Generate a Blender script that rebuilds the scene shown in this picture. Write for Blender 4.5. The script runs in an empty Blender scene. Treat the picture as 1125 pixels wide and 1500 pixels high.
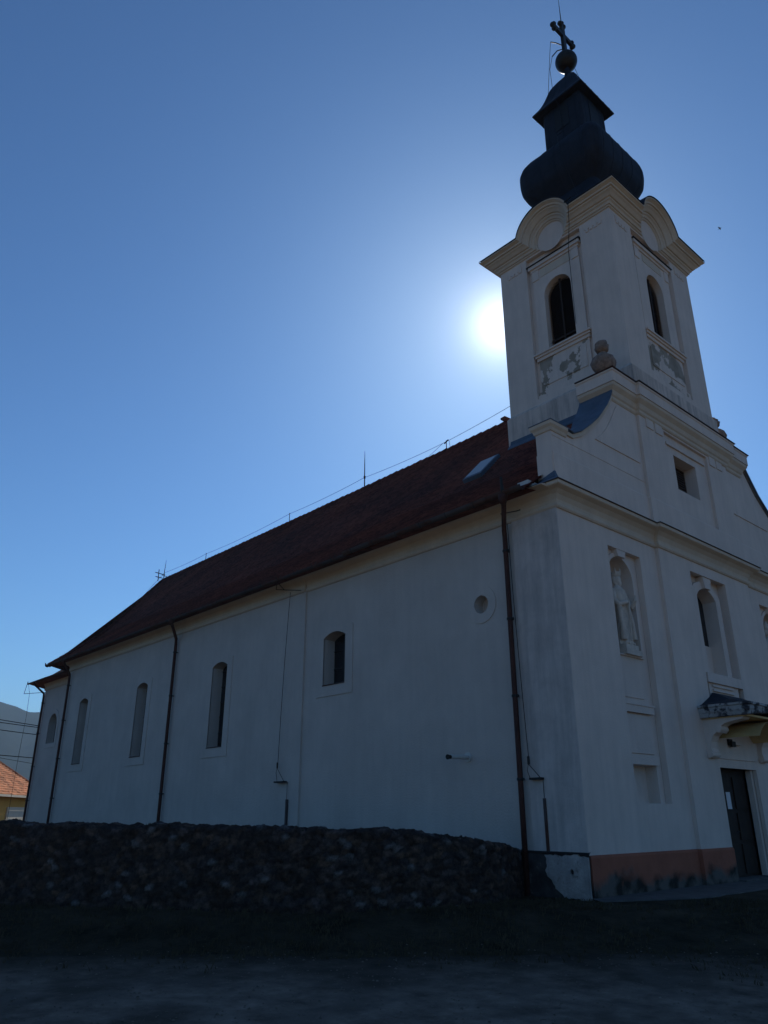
import bpy, bmesh, math, random
import numpy as np
from mathutils import Vector, Matrix, noise
from mathutils.geometry import tessellate_polygon

random.seed(7)
rad = math.radians
S = bpy.context.scene
COL = S.collection

# ------------------------------------------------------------------ camera
yaw, pitch, roll, FPX = 2.40840200, 0.379402281, -0.00137844184, 1108.14161
f = Vector((math.cos(yaw) * math.cos(pitch), math.sin(yaw) * math.cos(pitch), math.sin(pitch)))
r = Vector((math.sin(yaw), -math.cos(yaw), 0))
u = r.cross(f)
c_, s_ = math.cos(roll), math.sin(roll)
R_, U_ = c_ * r + s_ * u, -s_ * r + c_ * u
cd = bpy.data.cameras.new("camera")
cam = bpy.data.objects.new("camera", cd)
COL.objects.link(cam)
cam.matrix_world = Matrix(((R_.x, U_.x, -f.x, 9.6112572), (R_.y, U_.y, -f.y, -14.1667183), (R_.z, U_.z, -f.z, 1.6), (0, 0, 0, 1)))
cd.sensor_fit = 'VERTICAL'
cd.sensor_height = 24.0
cd.lens = 24.0 * FPX / 1500.0
cd.clip_start = 0.05
cd.clip_end = 12000
S.camera = cam

# ------------------------------------------------------------------ sky and sun
SUN = Vector((-0.4965, 0.6494, 0.5760)).normalized()
el = math.asin(SUN.z)
W = bpy.data.worlds.new("World")
S.world = W
W.use_nodes = True
wn = W.node_tree.nodes
wl = W.node_tree.links
wn.clear()
sky = wn.new("ShaderNodeTexSky")
sky.sky_type = 'NISHITA'
sky.sun_disc = False
sky.sun_elevation = el
sky.sun_rotation = math.atan2(SUN.x, SUN.y)
sky.air_density = 1.0
sky.dust_density = 0.3
sky.ozone_density = 6.0
sky.altitude = 200
bg = wn.new("ShaderNodeBackground")
bg.inputs[1].default_value = 0.1
out = wn.new("ShaderNodeOutputWorld")
gm = wn.new("ShaderNodeGamma")
gm.inputs[1].default_value = 1.35
wl.new(sky.outputs[0], gm.inputs[0])
# glow added to the sky for the sun's glare and bloom, by angle
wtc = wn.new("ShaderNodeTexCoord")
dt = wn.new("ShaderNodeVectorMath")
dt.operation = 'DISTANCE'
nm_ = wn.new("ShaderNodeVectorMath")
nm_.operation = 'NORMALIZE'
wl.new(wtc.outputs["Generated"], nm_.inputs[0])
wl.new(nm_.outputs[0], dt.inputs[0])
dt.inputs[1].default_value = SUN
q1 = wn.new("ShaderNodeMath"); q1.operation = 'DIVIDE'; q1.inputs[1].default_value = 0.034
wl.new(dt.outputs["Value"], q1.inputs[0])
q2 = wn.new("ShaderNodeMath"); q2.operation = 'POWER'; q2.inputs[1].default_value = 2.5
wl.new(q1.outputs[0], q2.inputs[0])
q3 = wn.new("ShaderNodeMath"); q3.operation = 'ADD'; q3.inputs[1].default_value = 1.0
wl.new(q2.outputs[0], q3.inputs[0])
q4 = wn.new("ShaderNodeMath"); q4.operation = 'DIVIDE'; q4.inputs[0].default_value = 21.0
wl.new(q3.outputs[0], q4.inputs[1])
tint = wn.new("ShaderNodeMix"); tint.data_type = 'RGBA'; tint.blend_type = 'MULTIPLY'
tint.inputs[0].default_value = 1.0
tint.inputs[7].default_value = (0.80, 0.99, 0.96, 1)
wl.new(gm.outputs[0], tint.inputs[6])
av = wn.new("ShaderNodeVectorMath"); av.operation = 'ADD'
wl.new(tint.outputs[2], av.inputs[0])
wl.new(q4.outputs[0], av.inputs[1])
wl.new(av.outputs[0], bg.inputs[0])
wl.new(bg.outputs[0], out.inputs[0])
ld = bpy.data.lights.new("sun", 'SUN')
ld.energy = 5.0
ld.angle = rad(0.5)
ld.color = (1.0, 0.91, 0.78)
lamp = bpy.data.objects.new("sun", ld)
COL.objects.link(lamp)
lamp.rotation_euler = SUN.to_track_quat('Z', 'Y').to_euler()
lamp.location = SUN * 80
S.view_settings.view_transform = 'Standard'
S.view_settings.look = 'None'
S.view_settings.gamma = 1
S.view_settings.use_curve_mapping = False
S.view_settings.exposure = -0.74
S.cycles.max_bounces = 8

# ------------------------------------------------------------------ materials
def mat(name, col, rough=0.9, var=0.12, scale=1.5, bump=0.0, bscale=40, metal=0.0, streak=0.0, patch=None, patch_col=None, spec=0.3):
    m = bpy.data.materials.new(name)
    m.use_nodes = True
    n = m.node_tree.nodes
    l = m.node_tree.links
    b = n["Principled BSDF"]
    b.inputs["Roughness"].default_value = rough
    b.inputs["Metallic"].default_value = metal
    b.inputs["Specular IOR Level"].default_value = spec
    tc = n.new("ShaderNodeTexCoord")
    nz = n.new("ShaderNodeTexNoise")
    nz.inputs["Scale"].default_value = scale
    nz.inputs["Detail"].default_value = 8
    nz.inputs["Roughness"].default_value = 0.65
    l.new(tc.outputs["Object"], nz.inputs["Vector"])
    cr = n.new("ShaderNodeValToRGB")
    cr.color_ramp.elements[0].position = 0.3
    cr.color_ramp.elements[1].position = 0.7
    c = Vector(col[:3])
    cr.color_ramp.elements[0].color = (*(c * (1 - var)), 1)
    cr.color_ramp.elements[1].color = (*(c * (1 + var)), 1)
    l.new(nz.outputs["Fac"], cr.inputs[0])
    last = cr.outputs[0]
    if streak:
        mp = n.new("ShaderNodeMapping")
        mp.inputs["Scale"].default_value = (3.0, 3.0, 0.25)
        l.new(tc.outputs["Object"], mp.inputs[0])
        n2 = n.new("ShaderNodeTexNoise")
        n2.inputs["Scale"].default_value = 1.6
        n2.inputs["Detail"].default_value = 10
        n2.inputs["Roughness"].default_value = 0.7
        l.new(mp.outputs[0], n2.inputs["Vector"])
        r2 = n.new("ShaderNodeValToRGB")
        r2.color_ramp.elements[0].position = 0.42
        r2.color_ramp.elements[0].color = (0, 0, 0, 1)
        r2.color_ramp.elements[1].position = 0.75
        r2.color_ramp.elements[1].color = (1, 1, 1, 1)
        l.new(n2.outputs["Fac"], r2.inputs[0])
        ml = n.new("ShaderNodeMath")
        ml.operation = 'MULTIPLY'
        ml.inputs[1].default_value = streak
        l.new(r2.outputs[0], ml.inputs[0])
        mx = n.new("ShaderNodeMix")
        mx.data_type = 'RGBA'
        l.new(ml.outputs[0], mx.inputs[0])
        l.new(last, mx.inputs[6])
        mx.inputs[7].default_value = (c.x * 0.35, c.y * 0.38, c.z * 0.4, 1)
        last = mx.outputs[2]
    if patch:
        # patch = (scale, low, high, zlo, zhi) : worn spots, more of them towards zlo
        n3 = n.new("ShaderNodeTexNoise")
        n3.inputs["Scale"].default_value = patch[0]
        n3.inputs["Detail"].default_value = 6
        n3.inputs["Roughness"].default_value = 0.6
        l.new(tc.outputs["Object"], n3.inputs["Vector"])
        v = n3.outputs["Fac"]
        if len(patch) > 3:
            sx = n.new("ShaderNodeSeparateXYZ")
            l.new(tc.outputs["Object"], sx.inputs[0])
            mr = n.new("ShaderNodeMapRange")
            mr.inputs[1].default_value = patch[3]
            mr.inputs[2].default_value = patch[4]
            mr.inputs[3].default_value = 0.35
            mr.inputs[4].default_value = -0.3
            l.new(sx.outputs[2], mr.inputs[0])
            ad = n.new("ShaderNodeMath")
            ad.operation = 'ADD'
            l.new(v, ad.inputs[0])
            l.new(mr.outputs[0], ad.inputs[1])
            v = ad.outputs[0]
        r3 = n.new("ShaderNodeValToRGB")
        r3.color_ramp.elements[0].position = patch[1]
        r3.color_ramp.elements[0].color = (0, 0, 0, 1)
        r3.color_ramp.elements[1].position = patch[2]
        r3.color_ramp.elements[1].color = (1, 1, 1, 1)
        l.new(v, r3.inputs[0])
        mx = n.new("ShaderNodeMix")
        mx.data_type = 'RGBA'
        l.new(r3.outputs[0], mx.inputs[0])
        l.new(last, mx.inputs[6])
        n4 = n.new("ShaderNodeTexNoise")
        n4.inputs["Scale"].default_value = patch[0] * 2.3
        n4.inputs["Detail"].default_value = 4
        l.new(tc.outputs["Object"], n4.inputs["Vector"])
        r4 = n.new("ShaderNodeValToRGB")
        pc = patch_col
        r4.color_ramp.elements[0].position = 0.42
        r4.color_ramp.elements[0].color = (*pc[0], 1)
        r4.color_ramp.elements[1].position = 0.58
        r4.color_ramp.elements[1].color = (*pc[1], 1)
        l.new(n4.outputs["Fac"], r4.inputs[0])
        l.new(r4.outputs[0], mx.inputs[7])
        last = mx.outputs[2]
    l.new(last, b.inputs["Base Color"])
    if bump:
        nb = n.new("ShaderNodeTexNoise")
        nb.inputs["Scale"].default_value = bscale
        nb.inputs["Detail"].default_value = 5
        l.new(tc.outputs["Object"], nb.inputs["Vector"])
        bp = n.new("ShaderNodeBump")
        bp.inputs["Strength"].default_value = bump
        bp.inputs["Distance"].default_value = 0.02
        l.new(nb.outputs["Fac"], bp.inputs["Height"])
        l.new(bp.outputs[0], b.inputs["Normal"])
    return m

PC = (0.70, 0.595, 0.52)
M = dict(
    plaster=mat("plaster", PC, var=0.07, scale=0.9, bump=0.35, bscale=30, streak=0.18),
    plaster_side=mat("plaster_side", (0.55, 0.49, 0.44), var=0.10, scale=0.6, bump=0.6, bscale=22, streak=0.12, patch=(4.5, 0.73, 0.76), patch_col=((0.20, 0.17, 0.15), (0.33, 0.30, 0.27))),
    stained=mat("stained_plaster", (0.57, 0.50, 0.455), var=0.16, scale=1.6, bump=0.35, bscale=26, streak=0.5),
    cream=mat("cream_plaster", (0.62, 0.52, 0.41), var=0.08, scale=1.4, bump=0.25, bscale=30, streak=0.15),
    peeled=mat("peeled_plaster", PC, var=0.07, scale=1.5, bump=0.4, bscale=30, streak=0.25, patch=(1.05, 0.515, 0.522), patch_col=((0.28, 0.24, 0.19), (0.36, 0.31, 0.25))),
    mossy=mat("mossy_plaster", (0.64, 0.54, 0.47), var=0.12, scale=1.5, bump=0.4, bscale=26, streak=0.9),
    terracotta=mat("terracotta_paint", (0.36, 0.125, 0.075), var=0.12, scale=2, bump=0.4, bscale=24, streak=0.15,
                   patch=(1.0, 0.46, 0.66, 0.0, 0.72), patch_col=((0.022, 0.02, 0.015), (0.12, 0.108, 0.095))),
    rough_base=mat("rough_base", (0.055, 0.05, 0.048), var=0.5, scale=3.5, bump=1.0, bscale=18, patch=(1.7, 0.60, 0.64), patch_col=((0.20, 0.18, 0.16), (0.13, 0.12, 0.11))),
    repair=mat("repair_mortar", (0.40, 0.36, 0.33), var=0.25, scale=4, bump=0.8, bscale=20, streak=0.5, patch=(3.0, 0.60, 0.66), patch_col=((0.14, 0.12, 0.11), (0.20, 0.18, 0.16))),
    dark=mat("dark_wood", (0.026, 0.015, 0.010), rough=0.7, var=0.3, scale=5, bump=0.3, bscale=60),
    slat=mat("louvre_wood", (0.045, 0.03, 0.022), rough=0.8, var=0.3, scale=8),
    glass=mat("window_glass", (0.012, 0.012, 0.015), rough=0.25, var=0.2, scale=2, spec=0.4),
    copper=mat("dark_sheet_metal", (0.022, 0.026, 0.036), rough=0.72, var=0.3, scale=2.2, bump=0.2, bscale=7, metal=0.0, spec=0.25, streak=0.4),
    blue=mat("blue_sheet_metal", (0.085, 0.12, 0.165), rough=0.6, var=0.2, scale=2.0, bump=0.15, bscale=12, spec=0.3, streak=0.25),
    iron=mat("dark_iron", (0.02, 0.02, 0.02), rough=0.6, var=0.2, scale=10),
    gilt=mat("weathered_gilding", (0.03, 0.026, 0.02), rough=0.45, var=0.4, scale=6, metal=0.3),
    pipe=mat("rusty_pipe", (0.060, 0.022, 0.016), rough=0.7, var=0.35, scale=4, bump=0.2, bscale=40),
    gutter=mat("old_gutter", (0.075, 0.06, 0.06), rough=0.85, var=0.3, scale=1.8, bump=0.6, bscale=9, patch=(1.1, 0.48, 0.56), patch_col=((0.075, 0.032, 0.022), (0.10, 0.055, 0.045))),
    white=mat("white_enamel", (0.55, 0.55, 0.52), rough=0.5, var=0.08, scale=6),
    stone=mat("weathered_stone", (0.26, 0.19, 0.15), var=0.45, scale=7, bump=0.9, bscale=30),
    statue=mat("statue_stone", (0.62, 0.54, 0.46), var=0.2, scale=5, bump=0.35, bscale=40, streak=0.3),
    canopy=mat("weathered_canopy", (0.36, 0.37, 0.37), var=0.2, scale=3, bump=0.8, bscale=14, patch=(3.2, 0.47, 0.53), patch_col=((0.04, 0.042, 0.05), (0.10, 0.10, 0.11))),
    ochre=mat("ochre_plaster", (0.62, 0.44, 0.20), var=0.15, scale=2.5, bump=0.3, bscale=30),
    paper=mat("paper", (0.7, 0.7, 0.72), rough=0.9, var=0.06, scale=60),
    paving=mat("pale_paving", (0.10, 0.095, 0.09), var=0.3, scale=2.5, bump=0.6, bscale=18),
)

def tile_mat(name, col, col2, sx=6.0):
    m = bpy.data.materials.new(name)
    m.use_nodes = True
    n = m.node_tree.nodes
    l = m.node_tree.links
    b = n["Principled BSDF"]
    b.inputs["Roughness"].default_value = 0.9
    b.inputs["Specular IOR Level"].default_value = 0.15
    tc = n.new("ShaderNodeTexCoord")
    n1 = n.new("ShaderNodeTexNoise")
    n1.inputs["Scale"].default_value = 0.35
    n1.inputs["Detail"].default_value = 8
    l.new(tc.outputs["Object"], n1.inputs["Vector"])
    vo = n.new("ShaderNodeTexVoronoi")
    vo.inputs["Scale"].default_value = sx
    l.new(tc.outputs["Object"], vo.inputs["Vector"])
    mx0 = n.new("ShaderNodeMix")
    mx0.data_type = 'RGBA'
    rm = n.new("ShaderNodeValToRGB")
    rm.color_ramp.elements[0].position = 0.35
    rm.color_ramp.elements[1].position = 0.68
    rm.color_ramp.elements[0].color = (*col2, 1)
    rm.color_ramp.elements[1].color = (*col, 1)
    l.new(n1.outputs["Fac"], rm.inputs[0])
    hv = n.new("ShaderNodeSeparateColor")
    l.new(vo.outputs["Color"], hv.inputs[0])
    mr = n.new("ShaderNodeMapRange")
    mr.inputs[3].default_value = 0.6
    mr.inputs[4].default_value = 1.35
    l.new(hv.outputs[0], mr.inputs[0])
    mx = n.new("ShaderNodeVectorMath")
    mx.operation = 'SCALE'
    l.new(rm.outputs[0], mx.inputs[0])
    l.new(mr.outputs[0], mx.inputs[3])
    l.new(mx.outputs[0], b.inputs["Base Color"])
    nb = n.new("ShaderNodeTexNoise")
    nb.inputs["Scale"].default_value = 25
    l.new(tc.outputs["Object"], nb.inputs["Vector"])
    bp = n.new("ShaderNodeBump")
    bp.inputs["Strength"].default_value = 0.5
    bp.inputs["Distance"].default_value = 0.03
    l.new(nb.outputs["Fac"], bp.inputs["Height"])
    l.new(bp.outputs[0], b.inputs["Normal"])
    return m

M["wire"] = mat("black_cable", (0.006, 0.006, 0.007), rough=1.0, var=0.1, spec=0.0)
M['tile'] = tile_mat("old_roof_tile", (0.165, 0.052, 0.038), (0.085, 0.032, 0.028))
M['house_tile'] = tile_mat("orange_roof_tile", (0.66, 0.30, 0.15), (0.56, 0.24, 0.12), 2.0)
M['house_wall'] = mat("yellow_render", (0.62, 0.36, 0.09), var=0.06, scale=1.0, bump=0.2, bscale=20)
M['house_trim'] = mat("pale_render", (0.62, 0.58, 0.48), var=0.05, scale=2)

# ------------------------------------------------------------------ helpers
def tag(o, label=None, cat=None, group=None, kind=None):
    if label: o['label'] = label
    if cat: o['category'] = cat
    if group: o['group'] = group
    if kind: o['kind'] = kind
    return o

def empty(name, loc, label=None, cat=None, group=None):
    e = bpy.data.objects.new(name, None)
    e.empty_display_size = 0.3
    e.location = loc
    COL.objects.link(e)
    return tag(e, label, cat, group)

def link(name, bm, m, parent=None, smooth=False, recalc=True, ploc=None):
    if recalc:
        bmesh.ops.recalc_face_normals(bm, faces=bm.faces)
    me = bpy.data.meshes.new(name)
    bm.to_mesh(me)
    bm.free()
    if smooth:
        for p in me.polygons: p.use_smooth = True
    me.materials.append(M[m] if isinstance(m, str) else m)
    o = bpy.data.objects.new(name, me)
    COL.objects.link(o)
    if parent:
        o.parent = parent
        t = parent.location.copy() if parent.type == 'EMPTY' else Vector((0, 0, 0))
        o.matrix_parent_inverse = Matrix.Translation(-t)
    return o

def new(): return bmesh.new()

def box(bm, x0, x1, y0, y1, z0, z1):
    v = [bm.verts.new((x, y, z)) for z in (z0, z1) for x, y in ((x0, y0), (x1, y0), (x1, y1), (x0, y1))]
    for q in ((0, 3, 2, 1), (4, 5, 6, 7), (0, 1, 5, 4), (1, 2, 6, 5), (2, 3, 7, 6), (3, 0, 4, 7)):
        bm.faces.new([v[i] for i in q])

def mbox(bm, mp, u0, u1, w0, w1, d0, d1):
    v = [bm.verts.new(mp(a, b, d)) for d in (d0, d1) for a, b in ((u0, w0), (u1, w0), (u1, w1), (u0, w1))]
    for q in ((0, 3, 2, 1), (4, 5, 6, 7), (0, 1, 5, 4), (1, 2, 6, 5), (2, 3, 7, 6), (3, 0, 4, 7)):
        bm.faces.new([v[i] for i in q])

def FM(u, w, d): return Vector((d, u, w))        # facade: u=y, depth outwards +x
def SM(u, w, d): return Vector((u, -d, w))       # side:   u=x, depth outwards -y

def plate(bm, mp, outer, holes, d0, d1):
    """slab between depths d0<d1 with an outline and holes in its plane"""
    loops = [outer] + list(holes)
    tri = tessellate_polygon([[Vector((a, b, 0)) for a, b in L] for L in loops])
    flat = [p for L in loops for p in L]
    F = [bm.verts.new(mp(a, b, d1)) for a, b in flat]
    B = [bm.verts.new(mp(a, b, d0)) for a, b in flat]
    for t in tri:
        try:
            bm.faces.new([F[i] for i in t])
            bm.faces.new([B[i] for i in reversed(t)])
        except ValueError: pass
    k = 0
    for L in loops:
        n = len(L)
        for i in range(n):
            a, b = k + i, k + (i + 1) % n
            try: bm.faces.new((F[a], F[b], B[b], B[a]))
            except ValueError: pass
        k += n

def rect(a0, a1, b0, b1): return [(a0, b0), (a1, b0), (a1, b1), (a0, b1)]

def arch(a0, a1, b0, b1, rise=None, n=14):
    """opening with arched top whose crown is at b1"""
    hw = (a1 - a0) / 2
    c = (a0 + a1) / 2
    if rise is None: rise = hw
    pts = [(a0, b0), (a1, b0)]
    rr = (hw * hw + rise * rise) / (2 * rise)
    ang = math.asin(min(1, hw / rr)) if rise < hw else math.pi / 2
    cy = b1 - rr
    for i in range(n + 1):
        t = ang - 2 * ang * i / n
        pts.append((c + rr * math.sin(t), cy + rr * math.cos(t)))
    return pts

def circle(c, d, rx, ry=None, n=28):
    ry = ry or rx
    return [(c + rx * math.cos(2 * math.pi * i / n), d + ry * math.sin(2 * math.pi * i / n)) for i in range(n)]

def tube(bm, pts, r, seg=8, cap=True):
    pts = [Vector(p) for p in pts]
    rings = []
    ref = Vector((0.13, 0.31, 0.94))
    for i, p in enumerate(pts):
        if i == 0: t = pts[1] - p
        elif i == len(pts) - 1: t = p - pts[i - 1]
        else: t = (pts[i + 1] - p).normalized() + (p - pts[i - 1]).normalized()
        t.normalize()
        a = t.cross(ref).normalized()
        b = t.cross(a).normalized()
        rr = r[i] if isinstance(r, (list, tuple)) else r
        rings.append([bm.verts.new(p + rr * (math.cos(2 * math.pi * k / seg) * a + math.sin(2 * math.pi * k / seg) * b)) for k in range(seg)])
    for A, B in zip(rings, rings[1:]):
        for k in range(seg):
            bm.faces.new((A[k], A[(k + 1) % seg], B[(k + 1) % seg], B[k]))
    if cap:
        bm.faces.new(rings[0]); bm.faces.new(list(reversed(rings[-1])))

def cornice(bm, path, prof, closed=False, wob=0.0):
    """mitred moulding: path in plan (outward is to the right of travel), prof = [(out, z)]"""
    P = [Vector(p).to_2d() for p in path]
    n = len(P)
    rings = []
    for i, p in enumerate(P):
        def nrm(a, b):
            d = (b - a).normalized()
            return Vector((d.y, -d.x))
        if closed or 0 < i < n - 1:
            n1 = nrm(P[i - 1], p); n2 = nrm(p, P[(i + 1) % n])
            m = (n1 + n2)
            m = m / max(1e-6, m.dot(n1))
        elif i == 0: m = nrm(p, P[1])
        else: m = nrm(P[i - 1], p)
        rings.append([bm.verts.new((p.x + m.x * o, p.y + m.y * o, z)) for o, z in prof])
    k = len(prof)
    rr = list(range(n)) if closed else list(range(n - 1))
    for i in rr:
        A, B = rings[i], rings[(i + 1) % n]
        for j in range(k):
            bm.faces.new((A[j], A[(j + 1) % k], B[(j + 1) % k], B[j]))
    if not closed:
        bm.faces.new(rings[0]); bm.faces.new(list(reversed(rings[-1])))

def loft(bm, rings, cap=True):
    R = [[bm.verts.new(p) for p in ring] for ring in rings]
    n = len(R[0])
    for A, B in zip(R, R[1:]):
        for k in range(n):
            bm.faces.new((A[k], A[(k + 1) % n], B[(k + 1) % n], B[k]))
    if cap:
        bm.faces.new(list(reversed(R[0]))); bm.faces.new(R[-1])

def lathe(bm, cx, cy, prof, seg=20, sx=1, sy=1):
    loft(bm, [[(cx + sx * rr * math.cos(2 * math.pi * k / seg), cy + sy * rr * math.sin(2 * math.pi * k / seg), z) for k in range(seg)] for rr, z in prof])

# ------------------------------------------------------------------ ground
def gz(x, y):
    s = x * 0.743 - y * 0.669
    t = min(1, max(0, (s - 1.3) / 2.4))
    return -0.36 * t * t * (3 - 2 * t) - (0.07 if 4.6 < s < 12 else 0)

def ground_mat():
    m = bpy.data.materials.new("ground")
    m.use_nodes = True
    n = m.node_tree.nodes; l = m.node_tree.links
    b = n["Principled BSDF"]
    b.inputs["Roughness"].default_value = 1.0
    b.inputs["Specular IOR Level"].default_value = 0.05
    tc = n.new("ShaderNodeTexCoord")
    a = n.new("ShaderNodeTexNoise"); a.inputs["Scale"].default_value = 0.8; a.inputs["Detail"].default_value = 10; a.inputs["Roughness"].default_value = 0.7
    l.new(tc.outputs["Object"], a.inputs["Vector"])
    cr = n.new("ShaderNodeValToRGB")
    e = cr.color_ramp.elements
    e[0].position = 0.35; e[0].color = (0.016, 0.017, 0.010, 1)
    e[1].position = 0.7; e[1].color = (0.085, 0.066, 0.045, 1)
    l.new(a.outputs["Fac"], cr.inputs[0])
    l.new(cr.outputs[0], b.inputs["Base Color"])
    nb = n.new("ShaderNodeTexNoise"); nb.inputs["Scale"].default_value = 14; nb.inputs["Detail"].default_value = 8
    l.new(tc.outputs["Object"], nb.inputs["Vector"])
    bp = n.new("ShaderNodeBump"); bp.inputs["Strength"].default_value = 0.9; bp.inputs["Distance"].default_value = 0.06
    l.new(nb.outputs["Fac"], bp.inputs["Height"]); l.new(bp.outputs[0], b.inputs["Normal"])
    return m
M['ground'] = ground_mat()
def road_mat():
    m = mat("gravel_road", (0.18, 0.145, 0.115), var=0.5, scale=2.2, bump=1.0, bscale=38, rough=1.0, spec=0.05, patch=(0.6, 0.50, 0.62), patch_col=((0.085, 0.07, 0.055), (0.13, 0.108, 0.088)))
    n = m.node_tree.nodes; l = m.node_tree.links
    b = n["Principled BSDF"]
    src = b.inputs["Base Color"].links[0].from_socket
    at = n.new("ShaderNodeAttribute"); at.attribute_name = "edge"
    tc = n.new("ShaderNodeTexCoord")
    nz = n.new("ShaderNodeTexNoise"); nz.inputs["Scale"].default_value = 1.6; nz.inputs["Detail"].default_value = 10; nz.inputs["Roughness"].default_value = 0.75
    l.new(tc.outputs["Object"], nz.inputs["Vector"])
    a1 = n.new("ShaderNodeMath"); a1.operation = 'ADD'; l.new(at.outputs["Fac"], a1.inputs[0]); l.new(nz.outputs["Fac"], a1.inputs[1])
    mr = n.new("ShaderNodeMapRange"); mr.inputs[1].default_value = 0.50; mr.inputs[2].default_value = 1.35
    l.new(a1.outputs[0], mr.inputs[0])
    mx = n.new("ShaderNodeMix"); mx.data_type = 'RGBA'
    l.new(mr.outputs[0], mx.inputs[0])
    mx.inputs[6].default_value = (0.040, 0.033, 0.024, 1)
    l.new(src, mx.inputs[7])
    l.new(mx.outputs[2], b.inputs["Base Color"])
    return m
M['road'] = road_mat()
bm = new()
xs = sorted(set([-4000, -2000, -900, -400, -200, -100, -60, -40] + [round(-30 + 0.6 * i, 2) for i in range(92)] + [30, 45, 80, 150, 400, 1000, 3000]))
ys = sorted(set([-4000, -2000, -900, -300, -120, -60, -35] + [round(-24 + 0.6 * i, 2) for i in range(60)] + [16, 30, 60, 120, 300, 900, 2500, 5000]))
def ghz(x, y):
    near = abs(x) < 35 and abs(y) < 30
    return gz(x, y) + (0.03 * noise.noise(Vector((x * 0.7, y * 0.7, 0))) if near and 1.3 < (x * 0.743 - y * 0.669) < 3.6 else 0)
G = [[bm.verts.new((x, y, ghz(x, y))) for x in xs] for y in ys]
for j in range(len(ys) - 1):
    for i in range(len(xs) - 1):
        bm.faces.new((G[j][i], G[j][i + 1], G[j + 1][i + 1], G[j + 1][i]))
tag(link("ground", bm, 'ground', smooth=True), kind='structure')

# road: gravel strip in front of the camera (frame: s across, t along); its edge thins out into the dirt
bm = new()
lay = bm.verts.layers.float_color.new("edge")
rows = []
for k in range(241):
    t = -30 + 0.25 * k
    edge = 3.5 + 0.30 * noise.noise(Vector((t * 0.35, 3.1, 0))) + 0.12 * noise.noise(Vector((t * 1.7, 9.1, 0)))
    row = []
    for q in range(36):
        s = edge + q * 0.27
        x, y = 0.743 * s + 0.669 * t, -0.669 * s + 0.743 * t
        v = bm.verts.new((x, y, -0.352 - (0.05 if q == 0 else 0) + 0.012 * noise.noise(Vector((x * 1.6, y * 1.6, 2)))))
        e = min(1, q * 0.27 / 3.4)
        v[lay] = (e, e, e, 1)
        row.append(v)
    rows.append(row)
for A, B in zip(rows, rows[1:]):
    for k in range(35): bm.faces.new((A[k], A[k + 1], B[k + 1], B[k]))
tag(link("road", bm, 'road', smooth=True), kind='structure')

M['bounce_gravel'] = mat("pale_bounce_gravel", (0.44, 0.34, 0.22), var=0.2, scale=0.5, bump=0.6, bscale=30, rough=1.0, spec=0.05)  # pale ground added out of view to bounce warm sunlight onto the facade
bm = new()
rows = []
for k in range(61):
    t = -75 + 2.5 * k
    row = []
    for q in range(40):
        s = 13.0 + q * 1.8 + (0.5 * noise.noise(Vector((t * 0.3, 7.1, 0))) if q == 0 else 0)
        x, y = 0.743 * s + 0.669 * t, -0.669 * s + 0.743 * t
        row.append(bm.verts.new((x, y, ghz(x, y) + 0.03)))
    rows.append(row)
for A, B in zip(rows, rows[1:]):
    for k in range(39): bm.faces.new((A[k], A[k + 1], B[k + 1], B[k]))
tag(link("bounce_ground", bm, 'bounce_gravel', smooth=True), kind='structure')

bm = new()
pv = []
for i in range(40):
    y = -0.1 + i * 0.4
    pv.append((y, min(1.25, 0.22 + 0.50 * (y + 0.1)) + 0.10 * noise.noise(Vector((y * 1.8, 0, 5)))))
for (y0, x0), (y1, x1) in zip(pv, pv[1:]):
    v = [bm.verts.new(p) for p in ((0.0, y0, 0.05), (x0, y0, 0.022), (x1, y1, 0.022), (0.0, y1, 0.05), (x0 + .05, y0, -0.1), (x1 + .05, y1, -0.1))]
    bm.faces.new((v[0], v[1], v[2], v[3])); bm.faces.new((v[1], v[4], v[5], v[2]))
tag(link("pavement", bm, 'paving'), kind='structure')

# ------------------------------------------------------------------ CHURCH
CH = empty("church", (0, 0, 0), "white plastered church with square bell tower, dark bulbous spire and red tiled roof", "church")
def P(name, bm, m, parent=CH, smooth=False, label=None):
    o = link(name, bm, m, parent, smooth)
    if label: o['label'] = label
    return o
WDT = 14.4
CY = 7.2

def split(bm):
    """one bmesh per connected piece"""
    bm.verts.ensure_lookup_table()
    seen = set(); out_ = []
    for v in bm.verts:
        if v.index in seen or not v.link_faces: continue
        st = [v]; comp = []; seen.add(v.index)
        while st:
            w = st.pop(); comp.append(w)
            for e in w.link_edges:
                o = e.other_vert(w)
                if o.index not in seen: seen.add(o.index); st.append(o)
        nb_ = bmesh.new(); mpv = {w.index: nb_.verts.new(w.co) for w in comp}
        fs = {fc for w in comp for fc in w.link_faces}
        for fc in sorted(fs, key=lambda q: q.index): nb_.faces.new([mpv[w.index] for w in fc.verts])
        out_.append(nb_)
    bm.free()
    return out_
def PS(name, bm, m, parent=CH, smooth=False):
    bm.verts.index_update(); bm.faces.index_update()
    for q in split(bm): link(name, q, m, parent, smooth)
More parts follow.
